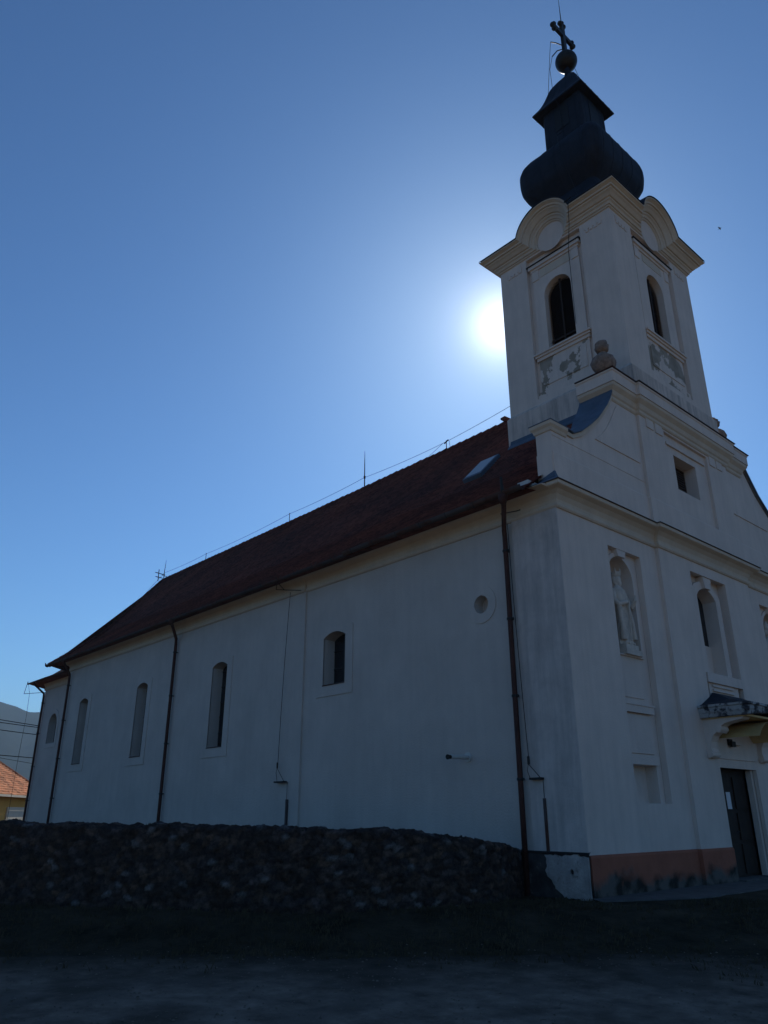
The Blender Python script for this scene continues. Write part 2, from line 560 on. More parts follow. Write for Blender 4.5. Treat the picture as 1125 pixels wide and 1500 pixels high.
# ---- side wall (y=0) with its openings; the longer left part stands 6 cm proud
side_win = [(-28.0, -27.0, 3.75, 6.75, 1), (-21.76, -20.76, 3.75, 6.75, 1), (-15.49, -14.45, 3.75, 6.75, 1), (-8.89, -7.83, 5.17, 6.77, 0)]
bm = new()
plate(bm, SM, rect(-30, -9.86, -0.5, 8.9), [arch(a, b, c, d, 0.16) for a, b, c, d, k in side_win if k], -0.5, 0.06)
plate(bm, SM, rect(-9.86, -0.16, -0.5, 8.9), [arch(-8.89, -7.83, 5.17, 6.77, 0.16), circle(-2.47, 6.46, 0.23)], -0.5, 0.0)
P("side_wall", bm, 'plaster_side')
bm = new()
plate(bm, SM, rect(-1.34, 0.0, 0.86, 8.4), [], 0.0, 0.035)
P("corner_pilaster", bm, 'stained', label="blue grey stained corner strip beside the downpipe")
for a, b, c, d, k in side_win:
    d0 = 0.06 if k else 0.0
    bm = new()
    plate(bm, SM, arch(a - 0.34, b + 0.34, c - 0.31, d + 0.31, 0.2), [arch(a, b, c, d, 0.16)], d0 - 0.02, d0 + 0.025)
    w = P("window", bm, 'plaster_side')
    bm = new()
    plate(bm, SM, arch(a - 0.02, b + 0.02, c - 0.02, d + 0.02, 0.16), [], d0 - 0.50, d0 - 0.42)
    link("pane", bm, 'glass', w)
    bm = new()
    mbox(bm, SM, (a + b) / 2 - 0.02, (a + b) / 2 + 0.02, c, d - 0.03, d0 - 0.42, d0 - 0.39)
    z = c + 0.55
    while z < d - 0.2:
        mbox(bm, SM, a, b, z - 0.012, z + 0.012, d0 - 0.42, d0 - 0.395); z += 0.55
    link("glazing_bar", bm, 'iron', w)
    bm = new()
    mbox(bm, SM, a + 0.005, b - 0.005, c, c + 0.03, d0 - 0.42, d0 + 0.045)
    link("sill", bm, 'gutter', w)
bm = new()
plate(bm, SM, circle(-2.47, 6.46, 0.47, 0.48), [circle(-2.47, 6.46, 0.23)], -0.01, 0.022)
w = P("window", bm, 'plaster_side', label="small round window ringed by a raised plaster band")
bm = new()
plate(bm, SM, circle(-2.47, 6.46, 0.25), [], -0.4, -0.3)
link("pane", bm, 'mossy', w)

# ---- apse flank (hidden side), far walls, chancel
bm = new()
pl = [(-30, 0.06), (-32.5, 2.4), (-32.5, 12.0), (-30, 14.4), (-0.1, 14.4), (-0.1, 13.9), (-29.7, 13.9), (-32.0, 11.8), (-32.0, 2.6), (-29.8, 0.5)]
lo = [bm.verts.new((x, y, -0.5)) for x, y in pl]; hi = [bm.verts.new((x, y, 8.9)) for x, y in pl]
for i in range(len(pl)):
    j = (i + 1) % len(pl)
    bm.faces.new((lo[i], lo[j], hi[j], hi[i]))
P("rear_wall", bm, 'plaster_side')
bm = new()
cw = [(-37.35, 1.3), (-40.5, 4.6), (-40.5, 9.8), (-37.35, 13.1), (-31.5, 13.1), (-31.5, 1.3)]
plate(bm, lambda a, b, d: Vector((a, 1.3 - d, b)), rect(-37.35, -30.9, -0.5, 8.9), [arch(-35.9, -34.66, 5.25, 6.85, 0.55)], -0.45, 0)
lo = [bm.verts.new((x, y, -0.5)) for x, y in cw]; hi = [bm.verts.new((x, y, 8.9)) for x, y in cw]
for i in range(4):
    bm.faces.new((lo[i], lo[i + 1], hi[i + 1], hi[i]))
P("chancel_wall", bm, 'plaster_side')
bm = new()
CMp = lambda a, b, d: Vector((a, 1.3 - d, b))
plate(bm, CMp, arch(-36.15, -34.4, 5.0, 7.1, 0.6), [arch(-35.9, -34.66, 5.25, 6.85, 0.55)], -0.01, 0.022)
w = P("window", bm, 'plaster_side', label="short round headed window at the far end")
bm = new()
plate(bm, CMp, arch(-35.95, -34.6, 5.2, 6.9, 0.55), [], -0.43, -0.38)
link("pane", bm, 'glass', w)

# ---- eaves cornice
prof_e = [(-0.05, 8.33), (0.04, 8.34), (0.07, 8.38), (0.07, 8.43), (0.04, 8.47), (0.05, 8.55), (0.11, 8.68), (0.22, 8.77), (0.38, 8.79), (0.55, 8.80), (0.55, 8.81), (-0.05, 9.0)]
bm = new()
cornice(bm, [(-33.4, 3.3), (-30.0, -0.06), (-9.86, -0.06)], prof_e)
cornice(bm, [(-9.855, 0.0), (-0.002, 0.0)], [(o, z - 0.003) for o, z in prof_e])
P("eaves_cornice", bm, 'cream', smooth=False)
bm = new()
cornice(bm, [(-40.5, 4.6), (-37.35, 1.3), (-31.0, 1.3)], prof_e)
P("eaves_cornice", bm, 'cream')

# ---- nave roof in tile courses
RP = [(-0.72, 8.75), (0.8, 9.86), (2.46, 11.1), (3.5, 12.12), (7.25, 16.0)]
def rz(y):
    for (a, b), (c, d) in zip(RP, RP[1:]):
        if y <= c: return b + (d - b) * (y - a) / (c - a)
    return RP[-1][1]
def hipx(y): return -31.3 - 4.7 * (y + 0.72) / 7.97
bm = new()
NC = 74
ysl = [-0.72 + 7.97 * i / NC for i in range(NC + 1)]
for i in range(NC):
    y0, y1 = ysl[i], ysl[i + 1]
    xl, xr = hipx(y0), (-0.93 if y0 > 2.2 else (-0.46 if y0 > 0.0 else -0.30))
    nx = 110
    prev = None
    for k in range(nx + 1):
        x0 = xl + (xr - xl) * k / nx
        x1 = hipx(y1) + (xr - hipx(y1)) * k / nx
        sag = lambda x, y: 0.045 * noise.noise(Vector((x * 0.28, y * 0.4, 1.3))) + 0.015 * noise.noise(Vector((x * 1.9, y * 3, 4.4))) - 0.03 * math.sin(min(1, max(0, (x + 36) / 29)) * math.pi) * (1 if y > 6 else 0.3)
        a = bm.verts.new((x0, y0 - 0.012, rz(y0) + 0.028 + sag(x0, y0)))
        b = bm.verts.new((x1, y1, rz(y1) + 0.002 + sag(x1, y1)))
        c = bm.verts.new((x0, y0 + 0.004, rz(y0) - 0.03 + sag(x0, y0)))
        if prev:
            bm.faces.new((prev[0], a, b, prev[1]))
            bm.faces.new((prev[2], c, a, prev[0]))
        prev = (a, b, c)
# far slope, apse facets and underside
def v3(*p): return bm.verts.new(p)
ap = (-36.0, 7.25, 15.98)
for pts in (((-1.0, 7.25, 15.98), ap, (-31.3, 15.2, 8.75), (-1.0, 15.2, 8.75)),
            (ap, (-31.3, -0.70, 8.75), (-34.2, 2.6, 8.75)), (ap, (-34.2, 2.6, 8.75), (-34.2, 11.9, 8.75)), (ap, (-34.2, 11.9, 8.75), (-31.3, 15.2, 8.75)),
            ((-0.3, -0.70, 8.73), (-31.3, -0.70, 8.73), (-31.3, 0.5, 8.9), (-0.3, 0.5, 8.9))):
    bm.faces.new([v3(*q) for q in pts])
P("roof", bm, 'tile')
# ridge tiles
bm = new()
x = -6.6
while x > -36:
    s = -0.03 * math.sin(min(1, max(0, (x + 36) / 29)) * math.pi)
    j = random.uniform(-0.012, 0.012)
    tube(bm, [(x, 7.25, 15.985 + s + j), (x - 0.42, 7.25, 15.95 + s + j)], [0.125, 0.112], 10)
    x -= 0.39
for k in range(24):
    t0, t1 = k / 24, (k + 1.06) / 24
    pp = []
    for t in (t0, t1):
        y = -0.72 + 7.97 * t
        pp.append((hipx(y), y, rz(y) + 0.03))
    tube(bm, [pp[0], pp[1]], [0.12, 0.10], 8)
P("ridge_tile", bm, 'tile')
bm = new()
tube(bm, [(-6.72, 7.22, 16.0), (-6.95, 7.22, 16.2), (-7.12, 7.22, 16.26)], [0.13, 0.12, 0.05], 8)
P("ridge_end", bm, 'tile', smooth=True, label="upturned red ridge tile against the tower")
# chancel roof
bm = new()
cz = [(-38.1, 0.6, 8.75), (-41.4, 4.2, 8.75), (-41.4, 10.2, 8.75), (-38.1, 13.8, 8.75), (-31.2, 13.8, 8.75), (-31.2, 0.6, 8.75)]
mid = [(-37.7, 1.7, 9.4), (-40.3, 4.7, 9.4), (-40.3, 9.7, 9.4), (-37.7, 12.7, 9.4), (-31.2, 12.7, 9.4), (-31.2, 1.7, 9.4)]
topp = [(-36.0, 7.0, 13.6), (-36.0, 7.1, 13.6), (-36.0, 7.3, 13.6), (-36.0, 7.4, 13.6), (-31.2, 7.4, 13.6), (-31.2, 7.0, 13.6)]
loft(bm, [[(a, b, c - 0.04) for a, b, c in cz], cz, mid, topp])
P("chancel_roof", bm, 'tile', label="lower tiled roof over the far end")

# ---- gutter
bm = new()
def gutter_run(pts, rr=0.085):
    for (a, b) in zip(pts, pts[1:]):
        a, b = Vector(a), Vector(b)
        nseg = max(1, int((b - a).length / 1.0))
        d = (b - a) / nseg
        side = Vector((d.y, -d.x, 0)).normalized()
        prev = None
        for i in range(nseg + 1):
            p = a + d * i
            p.z += 0.02 * noise.noise(Vector((p.x * 0.6, p.y, 8)))
            ring = []
            for k in range(9):
                t = math.pi + math.pi * k / 8
                ring.append(bm.verts.new(p + side * rr * math.cos(t) + Vector((0, 0, rr * math.sin(t)))))
            for k in range(9):
                t = 2 * math.pi - math.pi * k / 8
                ring.append(bm.verts.new(p + side * (rr - 0.008) * math.cos(t) + Vector((0, 0, (rr - 0.008) * math.sin(t)))))
            if prev:
                for k in range(18): bm.faces.new((prev[k], prev[(k + 1) % 18], ring[(k + 1) % 18], ring[k]))
            else: bm.faces.new(ring)
            prev = ring
        bm.faces.new(list(reversed(prev)))
gutter_run([(-0.35, -0.80, 8.80), (-7.0, -0.80, 8.80)], 0.10)
gutter_run([(-7.0, -0.78, 8.74), (-16.0, -0.79, 8.75), (-31.35, -0.80, 8.78)], 0.075)
tube(bm, [(-31.3, -0.8, 8.72), (-31.45, -0.82, 8.76), (-31.55, -0.84, 8.90)], [0.07, 0.06, 0.02], 8)
P("gutter", bm, 'gutter', smooth=False)
bm = new()
x = -0.9
while x > -31:
    tube(bm, [(x, -0.70, 8.88), (x, -0.84, 8.66 + 0.0), (x, -0.91, 8.80)], 0.012, 4)
    x -= 0.95
PS("gutter_bracket", bm, 'iron')
bm = new()
gutter_run([(-32.0, 0.50, 8.76), (-38.1, 0.50, 8.76)], 0.07)
P("gutter", bm, 'gutter')
bm = new()
box(bm, -0.72, -0.40, -0.50, -0.15, 8.93, 9.05)
P("lead_flashing", bm, 'white', label="pale patch of flashing where the roof meets the gable foot")

# ---- downpipes
def downpipe(x, y, xg, rr, mat_='pipe', zb=-0.05, gy=-0.8):
    bm = new()
    pts = [(xg, gy, 8.72), (xg, gy + 0.02, 8.58), (x, y - 0.14, 8.14), (x, y - 0.13, 7.9), (x, y - 0.13, 4.0), (x, y - 0.13, 2.2), (x, y - 0.13, zb)]
    tube(bm, pts, rr, 10)
    if rr > 0.06:
        lathe(bm, xg, gy, [(rr * 1.1, 8.5), (rr * 1.9, 8.64), (rr * 1.9, 8.74), (rr * 1.7, 8.74)], 12)
    o = P("downpipe", bm, mat_, smooth=True)
    for z in (7.6, 5.9, 4.1, 2.3):
        b2 = new()
        lathe(b2, x, y - 0.13, [(rr + 0.012, z - 0.03), (rr + 0.02, z), (rr + 0.012, z + 0.03)], 10)
        box(b2, x - 0.012, x + 0.012, y - 0.14 + rr, y + 0.02, z - 0.015, z + 0.015)
        box(b2, x + rr, x + rr + 0.05, y - 0.15, y - 0.12, z - 0.02, z + 0.02)
        link("pipe_clamp", b2, 'iron', o)
    return o
downpipe(-1.50, 0.0, -0.95, 0.062).__setitem__('label', "thick rusty red brown downpipe near the front corner")
downpipe(-18.40, -0.06, -17.75, 0.062)
downpipe(-29.60, -0.06, -29.0, 0.06)
downpipe(-37.12, 1.3, -37.0, 0.06, gy=0.5)
bm = new()
tube(bm, [(-0.95, -0.8, 8.74), (-0.95, -0.82, 9.0), (-0.95, -0.83, 9.2)], [0.05, 0.035, 0.03], 8)
P("vent_stub", bm, 'iron')

# ---- flue
bm = new()
tube(bm, [(-3.12, 0.02, 2.85), (-3.12, -0.62, 2.83)], 0.052, 14)
tube(bm, [(-3.12, 0.01, 2.85), (-3.12, -0.03, 2.85)], 0.11, 16)
fl = P("flue_pipe", bm, 'white', smooth=False)
bm = new()
tube(bm, [(-3.12, -0.60, 2.83), (-3.12, -0.70, 2.825)], 0.045, 12)
tube(bm, [(-3.12, -0.70, 2.825), (-3.12, -0.73, 2.824)], 0.058, 12)
link("cowl", bm, 'iron', fl)

# ---- lightning conductors on the side wall
def conductor(x, xtop, y, z0, z1, xb0, xb1, zb, xc, zc0, zc1, rod):
    bm = new()
    pts = []
    for i in range(13):
        t = i / 12
        pts.append((xtop + (x - xtop) * t, y - 0.10 - 0.03 * math.sin(3 * t), z0 + (z1 - z0) * t))
    tube(bm, pts, 0.009, 5)
    box(bm, xb0, xb1, y - 0.16, y - 0.02, zb - 0.022, zb + 0.022)
    tube(bm, [(x, y - 0.12, z1), (x - 0.05, y - 0.12, z1 - 0.18), (x, y - 0.1, zb)], 0.008, 4)
    tube(bm, [(x, y - 0.12, z1 - 0.05), (xb1 - 0.03, y - 0.1, zb)], 0.008, 4)
    tube(bm, [(x, y - 0.12, z1 + 0.12), (x, y - 0.12, z1 - 0.05)], 0.028, 6)
    tube(bm, [(xc, y - 0.05, zb), (xc, y - 0.05, zc0)], 0.007, 4)
    o = P("lightning_conductor", bm, 'iron')
    bm = new()
    box(bm, xc - 0.03, xc + 0.03, y - 0.07, y + 0.0, zc1, zc0)
    link("conduit", bm, 'gutter', o)
    if rod:
        bm = new()
        for a, b in rod: tube(bm, [a, b], 0.014, 5)
        link("arm", bm, 'iron', o)
conductor(-10.85, -10.6, -0.06, 8.45, 2.95, -10.95, -10.45, 2.5, -10.38, 2.0, 0.6,
          [((-11.15, -0.36, 8.93), (-11.15, -0.36, 8.62)), ((-11.15, -0.36, 8.62), (-9.80, -0.30, 8.32)), ((-11.15, -0.36, 8.9), (-10.7, -0.34, 8.52))])
conductor(-1.25, -1.42, 0.0, 8.3, 2.65, -1.24, -0.93, 2.30, -0.95, 1.9, 0.35,
          [((-1.45, -0.30, 8.52), (-0.95, -0.28, 8.46)), ((-0.95, -0.28, 8.46), (-0.9, -0.22, 8.49)), ((-1.42, -0.32, 8.5), (-1.42, -0.12, 8.6))])
bm = new()
tube(bm, [(-38.2, 0.5, 8.9), (-38.4, 0.45, 8.2)], 0.016, 5)
tube(bm, [(-38.4, 0.45, 8.2), (-37.0, 1.2, 8.2)], 0.016, 5)
tube(bm, [(-38.2, 0.5, 8.9), (-37.9, 0.6, 8.2)], 0.01, 4)
tube(bm, [(-37.9, 0.6, 8.2), (-38.1, 0.7, 7.0), (-38.3, 0.7, 4.5), (-38.4, 0.7, 1.0)], 0.010, 4)
P("lightning_conductor", bm, 'iron')

# ---- ridge: rods, cable, weathervane cross
rid = [(-10.17, 16.42), (-15.55, 16.55), (-21.7, 16.5), (-30.5, 16.45), (-36.0, 16.5)]
def rtop(x): return 16.0 - 0.03 * math.sin(min(1, max(0, (x + 36) / 29)) * math.pi)
for x, z in rid[:4]:
    bm = new()
    if x == -15.55:
        tube(bm, [(x, 7.25, rtop(x) - 0.05), (x, 7.25, 17.2), (x, 7.25, 17.95)], [0.03, 0.022, 0.008], 6)
        tube(bm, [(x, 7.25, 16.5), (x, 7.25, 16.62)], 0.05, 6)
    else:
        tube(bm, [(x, 7.25, rtop(x) - 0.05), (x, 7.25, z + 0.05)], 0.02, 5)
        if x == -10.17: tube(bm, [(x - 0.12, 7.25, z - 0.05), (x + 0.12, 7.25, z + 0.05)], 0.03, 5)
    P("lightning_rod", bm, 'iron')
bm = new()
allp = [(-4.66, 16.9)] + rid
for (x0, z0), (x1, z1) in zip(allp, allp[1:]):
    L = abs(x1 - x0)
    pts = [(x0 + (x1 - x0) * i / 8, 7.25, z0 + (z1 - z0) * i / 8 - 0.012 * L * 4 * (i / 8) * (1 - i / 8)) for i in range(9)]
    tube(bm, pts, 0.011, 4, False)
tube(bm, [(-10.4, 7.25, 16.4), (-11.3, 6.9, 15.72)], 0.010, 4)
tube(bm, [(-10.0, 7.25, 16.4), (-9.7, 7.0, 15.72)], 0.010, 4)
tube(bm, [(-36.0, 7.25, 16.5), (-34.5, 5.1, 13.95), (-33.0, 2.6, 11.45), (-31.8, 0.4, 9.75)], 0.010, 4)
P("ridge_cable", bm, 'iron')
bm = new()
tube(bm, [(-36.0, 7.25, 15.9), (-36.0, 7.25, 16.6), (-35.9, 7.25, 17.35)], [0.035, 0.025, 0.01], 5)
tube(bm, [(-36.3, 7.0, 15.95), (-36.3, 7.0, 16.75)], 0.03, 5)
tube(bm, [(-36.3, 6.75, 16.5), (-36.3, 7.45, 16.45)], 0.03, 5)
tube(bm, [(-36.3, 6.8, 16.22), (-36.3, 7.3, 16.2)], 0.03, 5)
tube(bm, [(-36.0, 7.1, 16.3), (-36.0, 7.7, 16.25)], 0.02, 5)
P("rear_cross", bm, 'iron', label="small double barred iron cross at the far end of the ridge")

# ---- skylight
bm = new()
n_ = Vector((0, -0.69, 0.72))
c4 = [Vector(p) + n_ * 0.03 for p in ((-5.30, 2.98, 11.75), (-6.02, 4.22, 13.05), (-4.90, 3.92, 12.70), (-4.45, 2.88, 11.65))]
def onroof(x, y, h): return Vector((x, y, rz(y))) + n_ * h
pts = [(-5.55, 3.05), (-5.55, 4.05), (-4.75, 4.05), (-4.75, 3.05)]
loft(bm, [[onroof(x, y, -0.02) for x, y in pts], [onroof(x, y, 0.14) for x, y in pts], [onroof(x + (0.07 if x < -5 else -0.07), y + (0.07 if y < 3.5 else -0.07), 0.15) for x, y in pts]])
sk = P("skylight", bm, 'blue')
bm = new()
pts = [(-5.49, 3.12), (-5.49, 3.98), (-4.81, 3.98), (-4.81, 3.12)]
loft(bm, [[onroof(x, y, 0.12) for x, y in pts], [onroof(x, y, 0.158) for x, y in pts]])
m_sky = mat("skylight_glass", (0.11, 0.13, 0.145), rough=0.35, var=0.1, spec=0.5)
link("pane", bm, m_sky, sk)
bm = new()
box(bm, -29.3, -28.9, 5.55, 5.6, rz(5.5), rz(5.5) + 0.35)
bm.free()

# ------------------------------------------------------------------ FACADE
recs = [rect(2.06, 3.58, 1.80, 7.88), rect(WDT - 3.58, WDT - 2.06, 1.80, 7.88)]
bay0, bay1 = 4.45, 9.95
crec = rect(6.12, 8.28, 4.45, 8.02)
cdoor = rect(6.08, 8.22, -0.3, 2.70)
bm = new()
plate(bm, FM, rect(0.0, WDT, -0.5, 8.9), recs + [rect(6.0, 8.4, -0.3, 2.70), rect(6.1, 8.3, 4.4, 8.06)], -0.16, 0.0)
P("facade_wall", bm, 'plaster')
bm = new()
nich = [arch(2.12, 3.26, 5.20, 7.72), arch(WDT - 3.26, WDT - 2.12, 5.20, 7.72)]
low = [rect(2.14, 3.36, 1.81, 2.64), rect(WDT - 3.36, WDT - 2.14, 1.81, 2.64)]
cwin = arch(6.60, 7.74, 5.22, 7.70, 0.28)
plate(bm, FM, rect(0.51, WDT - 0.51, -0.5, 8.9), nich + low + [cwin, rect(6.3, 8.1, -0.3, 2.70)], -0.9, -0.165)
P("inner_wall", bm, 'plaster')
bm = new()
plate(bm, FM, rect(bay0, bay1, -0.5, 8.4), [crec, cdoor], 0.0, 0.10)
P("centre_bay", bm, 'plaster')

def hw_inrec(y0, y1):
    """frame, keystone, ledges inside a side recess"""
    bm = new()
    c = (y0 + y1) / 2
    ys0, ys1 = (y0 + 0.03, y1 - 0.17)
    oy0, oy1 = (2.12, 3.26) if y0 < 5 else (WDT - 3.26, WDT - 2.12)
    cc = (oy0 + oy1) / 2
    plate(bm, FM, arch(oy0 - 0.10, oy1 + 0.10, 5.17, 7.83, 0.6), [arch(oy0, oy1, 5.20, 7.72)], -0.165, -0.11)
    o = P("niche_frame", bm, 'plaster')
    bm = new()
    plate(bm, FM, [(cc - 0.16, 7.70), (cc + 0.16, 7.70), (cc + 0.22, 7.875), (cc - 0.22, 7.875)], [], -0.16, -0.01)
    link("keystone", bm, 'plaster', o)
    bm = new()
    mbox(bm, FM, oy0 - 0.02, oy1 + 0.14, 3.82, 4.0, -0.165, -0.05)
    mbox(bm, FM, oy0 - 0.05, oy1 + 0.17, 3.99, 4.03, -0.165, -0.03)
    mbox(bm, FM, oy0 + 0.0, oy1 - 0.1, 4.18, 4.20, -0.165, -0.14)
    mbox(bm, FM, oy0 + 0.06, oy1 + 0.05, 2.9, 3.78, -0.165, -0.12)
    mbox(bm, FM, oy0 - 0.0, oy1 + 0.15, 2.65, 2.87, -0.165, -0.10)
    link("ledge", bm, 'plaster', o)
    # niche shell: half-round plan and quarter dome
    bm = new()
    rr = (oy1 - oy0) / 2
    na, nz = 14, 10
    rings = []
    for i in range(nz + 1):
        z = 5.20 + (7.72 - rr - 5.20) * i / nz
        rings.append([(-0.3 - 0.52 * math.sin(math.pi * k / na), cc - rr * math.cos(math.pi * k / na), z) for k in range(na + 1)])
    for i in range(1, 9):
        a = math.pi / 2 * i / 8
        rings.append([(-0.3 - 0.52 * math.cos(a) * math.sin(math.pi * k / na), cc - rr * math.cos(a) * math.cos(math.pi * k / na), 7.72 - rr + rr * math.sin(a)) for k in range(na + 1)])
    R = [[bm.verts.new(p) for p in ring] for ring in rings]
    for A, B in zip(R, R[1:]):
        for k in range(na):
            try: bm.faces.new((A[k], A[k + 1], B[k + 1], B[k]))
            except ValueError: pass
    bm.faces.new(R[0])
    link("niche_shell", bm, 'plaster', o, smooth=True)
    bm = new()
    mbox(bm, FM, oy0 - 0.05, oy1 + 0.2, 1.7, 2.75, -0.55, -0.46)
    link("blind_panel", bm, 'plaster', o)
    return cc
nc1 = hw_inrec(2.06, 3.58)
nc2 = hw_inrec(WDT - 3.58, WDT - 2.06)

# centre window
bm = new()
plate(bm, FM, arch(6.26, 8.02, 5.18, 7.9, 0.35), [cwin], -0.165, -0.03)
w = P("window", bm, 'plaster', label="tall segment headed window over the entrance canopy")
bm = new()
plate(bm, FM, [(7.0, 7.68), (7.34, 7.68), (7.42, 8.015), (6.92, 8.015)], [], -0.16, 0.07)
link("keystone", bm, 'plaster', w)
bm = new()
mbox(bm, FM, 6.5, 7.85, 6.12, 7.75, -0.50, -0.44)
link("pane", bm, 'glass', w)
bm = new()
mbox(bm, FM, 6.5, 7.85, 5.15, 6.12, -0.50, -0.40)
link("blind_panel", bm, 'plaster', w)
bm = new()
mbox(bm, FM, 6.16, 8.24, 4.90, 5.16, -0.165, 0.13)
mbox(bm, FM, 6.30, 8.05, 4.45, 4.90, -0.165, 0.05)
mbox(bm, FM, 6.45, 7.70, 4.80, 4.86, 0.04, 0.10)
mbox(bm, FM, 6.45, 7.70, 4.68, 4.74, 0.04, 0.10)
link("apron", bm, 'plaster', w)

# facade cornice with bay break
prof_f = [(-0.05, 8.33), (0.04, 8.34), (0.07, 8.38), (0.07, 8.43), (0.03, 8.47), (0.04, 8.55), (0.10, 8.66), (0.20, 8.74), (0.32, 8.78), (0.34, 8.80), (0.34, 8.88), (-0.05, 8.95)]
pathf = [(-0.012, 0.0), (0.0, 0.0), (0.0, bay0), (0.10, bay0), (0.10, bay1), (0.0, bay1), (0.0, WDT), (-0.4, WDT)]
bm = new()
cornice(bm, pathf, prof_f)
P("front_cornice", bm, 'cream')
bm = new()
cornice(bm, [(-0.25, 0.0)] + pathf[1:], [(0.30, 8.882), (0.375, 8.882), (0.375, 8.90), (0.0, 9.02), (-0.03, 8.96)])
P("cornice_flashing", bm, 'gutter')
bm = new()
loft(bm, [[(0.36, -0.36, 8.9), (0.36, 0.25, 8.9), (0.02, 0.30, 8.95), (-0.5, 0.0, 8.95), (-0.6, -0.40, 8.9)],
          [(0.06, -0.02, 9.12), (0.06, 0.12, 9.12), (0.02, 0.14, 9.16), (-0.44, 0.02, 9.12), (-0.48, -0.03, 9.10)],
          [(0.03, 0.0, 9.3), (0.03, 0.05, 9.3), (0.02, 0.05, 9.3), (-0.35, 0.02, 9.26), (-0.38, 0.01, 9.2)]])
P("corner_flashing", bm, 'blue', label="small blue metal cover on the cornice corner")

# plinth in terracotta paint
bm = new()
PP = [(-0.02, 0.82), (0.035, 0.80), (0.05, 0.76), (0.05, -0.3), (-0.02, -0.3)]
cornice(bm, [(0.0, 0.0), (0.0, bay0), (0.10, bay0), (0.10, 6.05)], PP)
cornice(bm, [(0.10, 8.25), (0.10, bay1), (0.0, bay1), (0.0, WDT)], PP)
P("painted_plinth", bm, 'terracotta')
bm = new()
segs = 40
rr_ = []
for i in range(segs + 1):
    x = -8.0 + 8.0 * i / segs
    row = []
    for j in range(9):
        z = -0.3 + 1.15 * j / 8
        row.append(bm.verts.new((x if i < segs else 0.045, -0.05 - 0.035 * noise.noise(Vector((x * 1.3, z * 2, 3))) - (0.03 if x < -1.2 else 0.0), z)))
    row.append(bm.verts.new((x if i < segs else 0.045, 0.02, 0.87)))
    rr_.append(row)
for A, B in zip(rr_, rr_[1:]):
    for k in range(9): bm.faces.new((A[k], A[k + 1], B[k + 1], B[k]))
P("rough_plinth", bm, 'rough_base', smooth=True, label="crumbling bare base of the side wall below a dark ledge")
bm = new()
pp_ = [(-1.02, 0.80), (-0.98, 0.62), (-1.0, 0.45), (-0.88, 0.33), (-0.80, 0.16), (-0.62, 0.08), (-0.50, 0.0), (-0.30, 0.03), (-0.14, -0.03), (0.035, 0.02), (0.035, 0.78), (-0.2, 0.82), (-0.6, 0.80)]
jag = []
for (a0, b0), (a1, b1) in zip(pp_, pp_[1:] + pp_[:1]):
    for q in range(6):
        a, b = a0 + (a1 - a0) * q / 6, b0 + (b1 - b0) * q / 6
        k = 0.0 if a > 0.03 else 0.05
        jag.append((a + k * noise.noise(Vector((a * 9, b * 9, 1))), b + k * noise.noise(Vector((a * 9, b * 9, 7)))))
plate(bm, SM, jag, [circle(-0.37, 0.50, 0.045, 0.055, 10)], 0.05, 0.10)
P("repair_patch", bm, 'repair', label="pale mortar patch with a small hole at the foot of the corner")
bm = new()
box(bm, -1.6, 0.02, -0.105, -0.0, 0.83, 0.868)
P("plinth_ledge", bm, 'iron')

# door
bm = new()
mbox(bm, FM, 6.30, 8.10, -0.02, 2.70, -0.30, -0.22)
for a, b in ((6.36, 7.14), (7.22, 8.04)):
    for c, d in ((0.15, 0.85), (0.95, 1.6), (1.7, 2.5)):
        mbox(bm, FM, a + 0.08, b - 0.08, c, d, -0.22, -0.19)
dr = P("door", bm, 'dark')
bm = new()
mbox(bm, FM, 6.78, 7.02, 1.70, 2.12, -0.188, -0.184)
o = link("notice", bm, 'paper', dr)
o['label'] = "white sheet of paper pinned to the dark door"
bm = new()
tube(bm, [(-0.19, 7.10, 1.15), (-0.12, 7.10, 1.15), (-0.12, 7.0, 1.15)], 0.014, 6)
link("handle", bm, 'iron', dr)
bm = new()
mbox(bm, FM, 6.02, 6.30, -0.3, 2.72, -0.6, -0.02)
mbox(bm, FM, 8.10, 8.40, -0.3, 2.72, -0.6, -0.02)
mbox(bm, FM, 6.0, 8.4, 2.70, 2.9, -0.6, 0.03)
link("jamb", bm, 'plaster', dr)
bm = new()
mbox(bm, FM, 6.08, 8.22, -0.2, 0.08, -0.3, 0.32)
link("threshold", bm, 'paving', dr)
bm = new()
mbox(bm, FM, 6.02, 8.28, 2.92, 2.95, 0.10, 0.13)
mbox(bm, FM, 6.95, 7.35, 3.30, 3.36, 0.10, 0.20)
lamp_b = P("door_lintel_moulding", bm, 'plaster')
bm = new()
mbox(bm, FM, 6.72, 6.92, 3.28, 3.44, 0.10, 0.16)
mbox(bm, FM, 6.74, 6.96, 3.24, 3.38, 0.16, 0.22)
P("wall_lamp", bm, 'iron', label="small dark unlit lamp box above the door")

# canopy: slab, barrel soffit, scroll brackets, sheet metal lid
KY0, KY1, KX = 5.36, 9.04, 1.40
cn = empty("canopy", (0.1, CY, 3.9), None, None)
cn.parent = CH
cn.location = (0.1, CY, 3.9)
tag(cn, "weathered entrance canopy on scroll brackets")
def K(name, bm, m, smooth=False): return link(name, bm, m, cn, smooth)
bm = new()
prev = None
nx_, ny_ = 18, 44
bot = lambda y: 3.87 + 0.12 * math.sin(math.pi * (y - KY0) / (KY1 - KY0))
ring_b, ring_t = [], []
def roughz(x, y, k): return 0.018 * noise.noise(Vector((x * 5, y * 5, k)))
per = []
for i in range(nx_ + 1): per.append((0.1 + (KX - 0.1) * i / nx_, KY0))
for i in range(1, ny_): per.append((KX, KY0 + (KY1 - KY0) * i / ny_))
for i in range(nx_ + 1): per.append((KX - (KX - 0.1) * i / nx_, KY1))
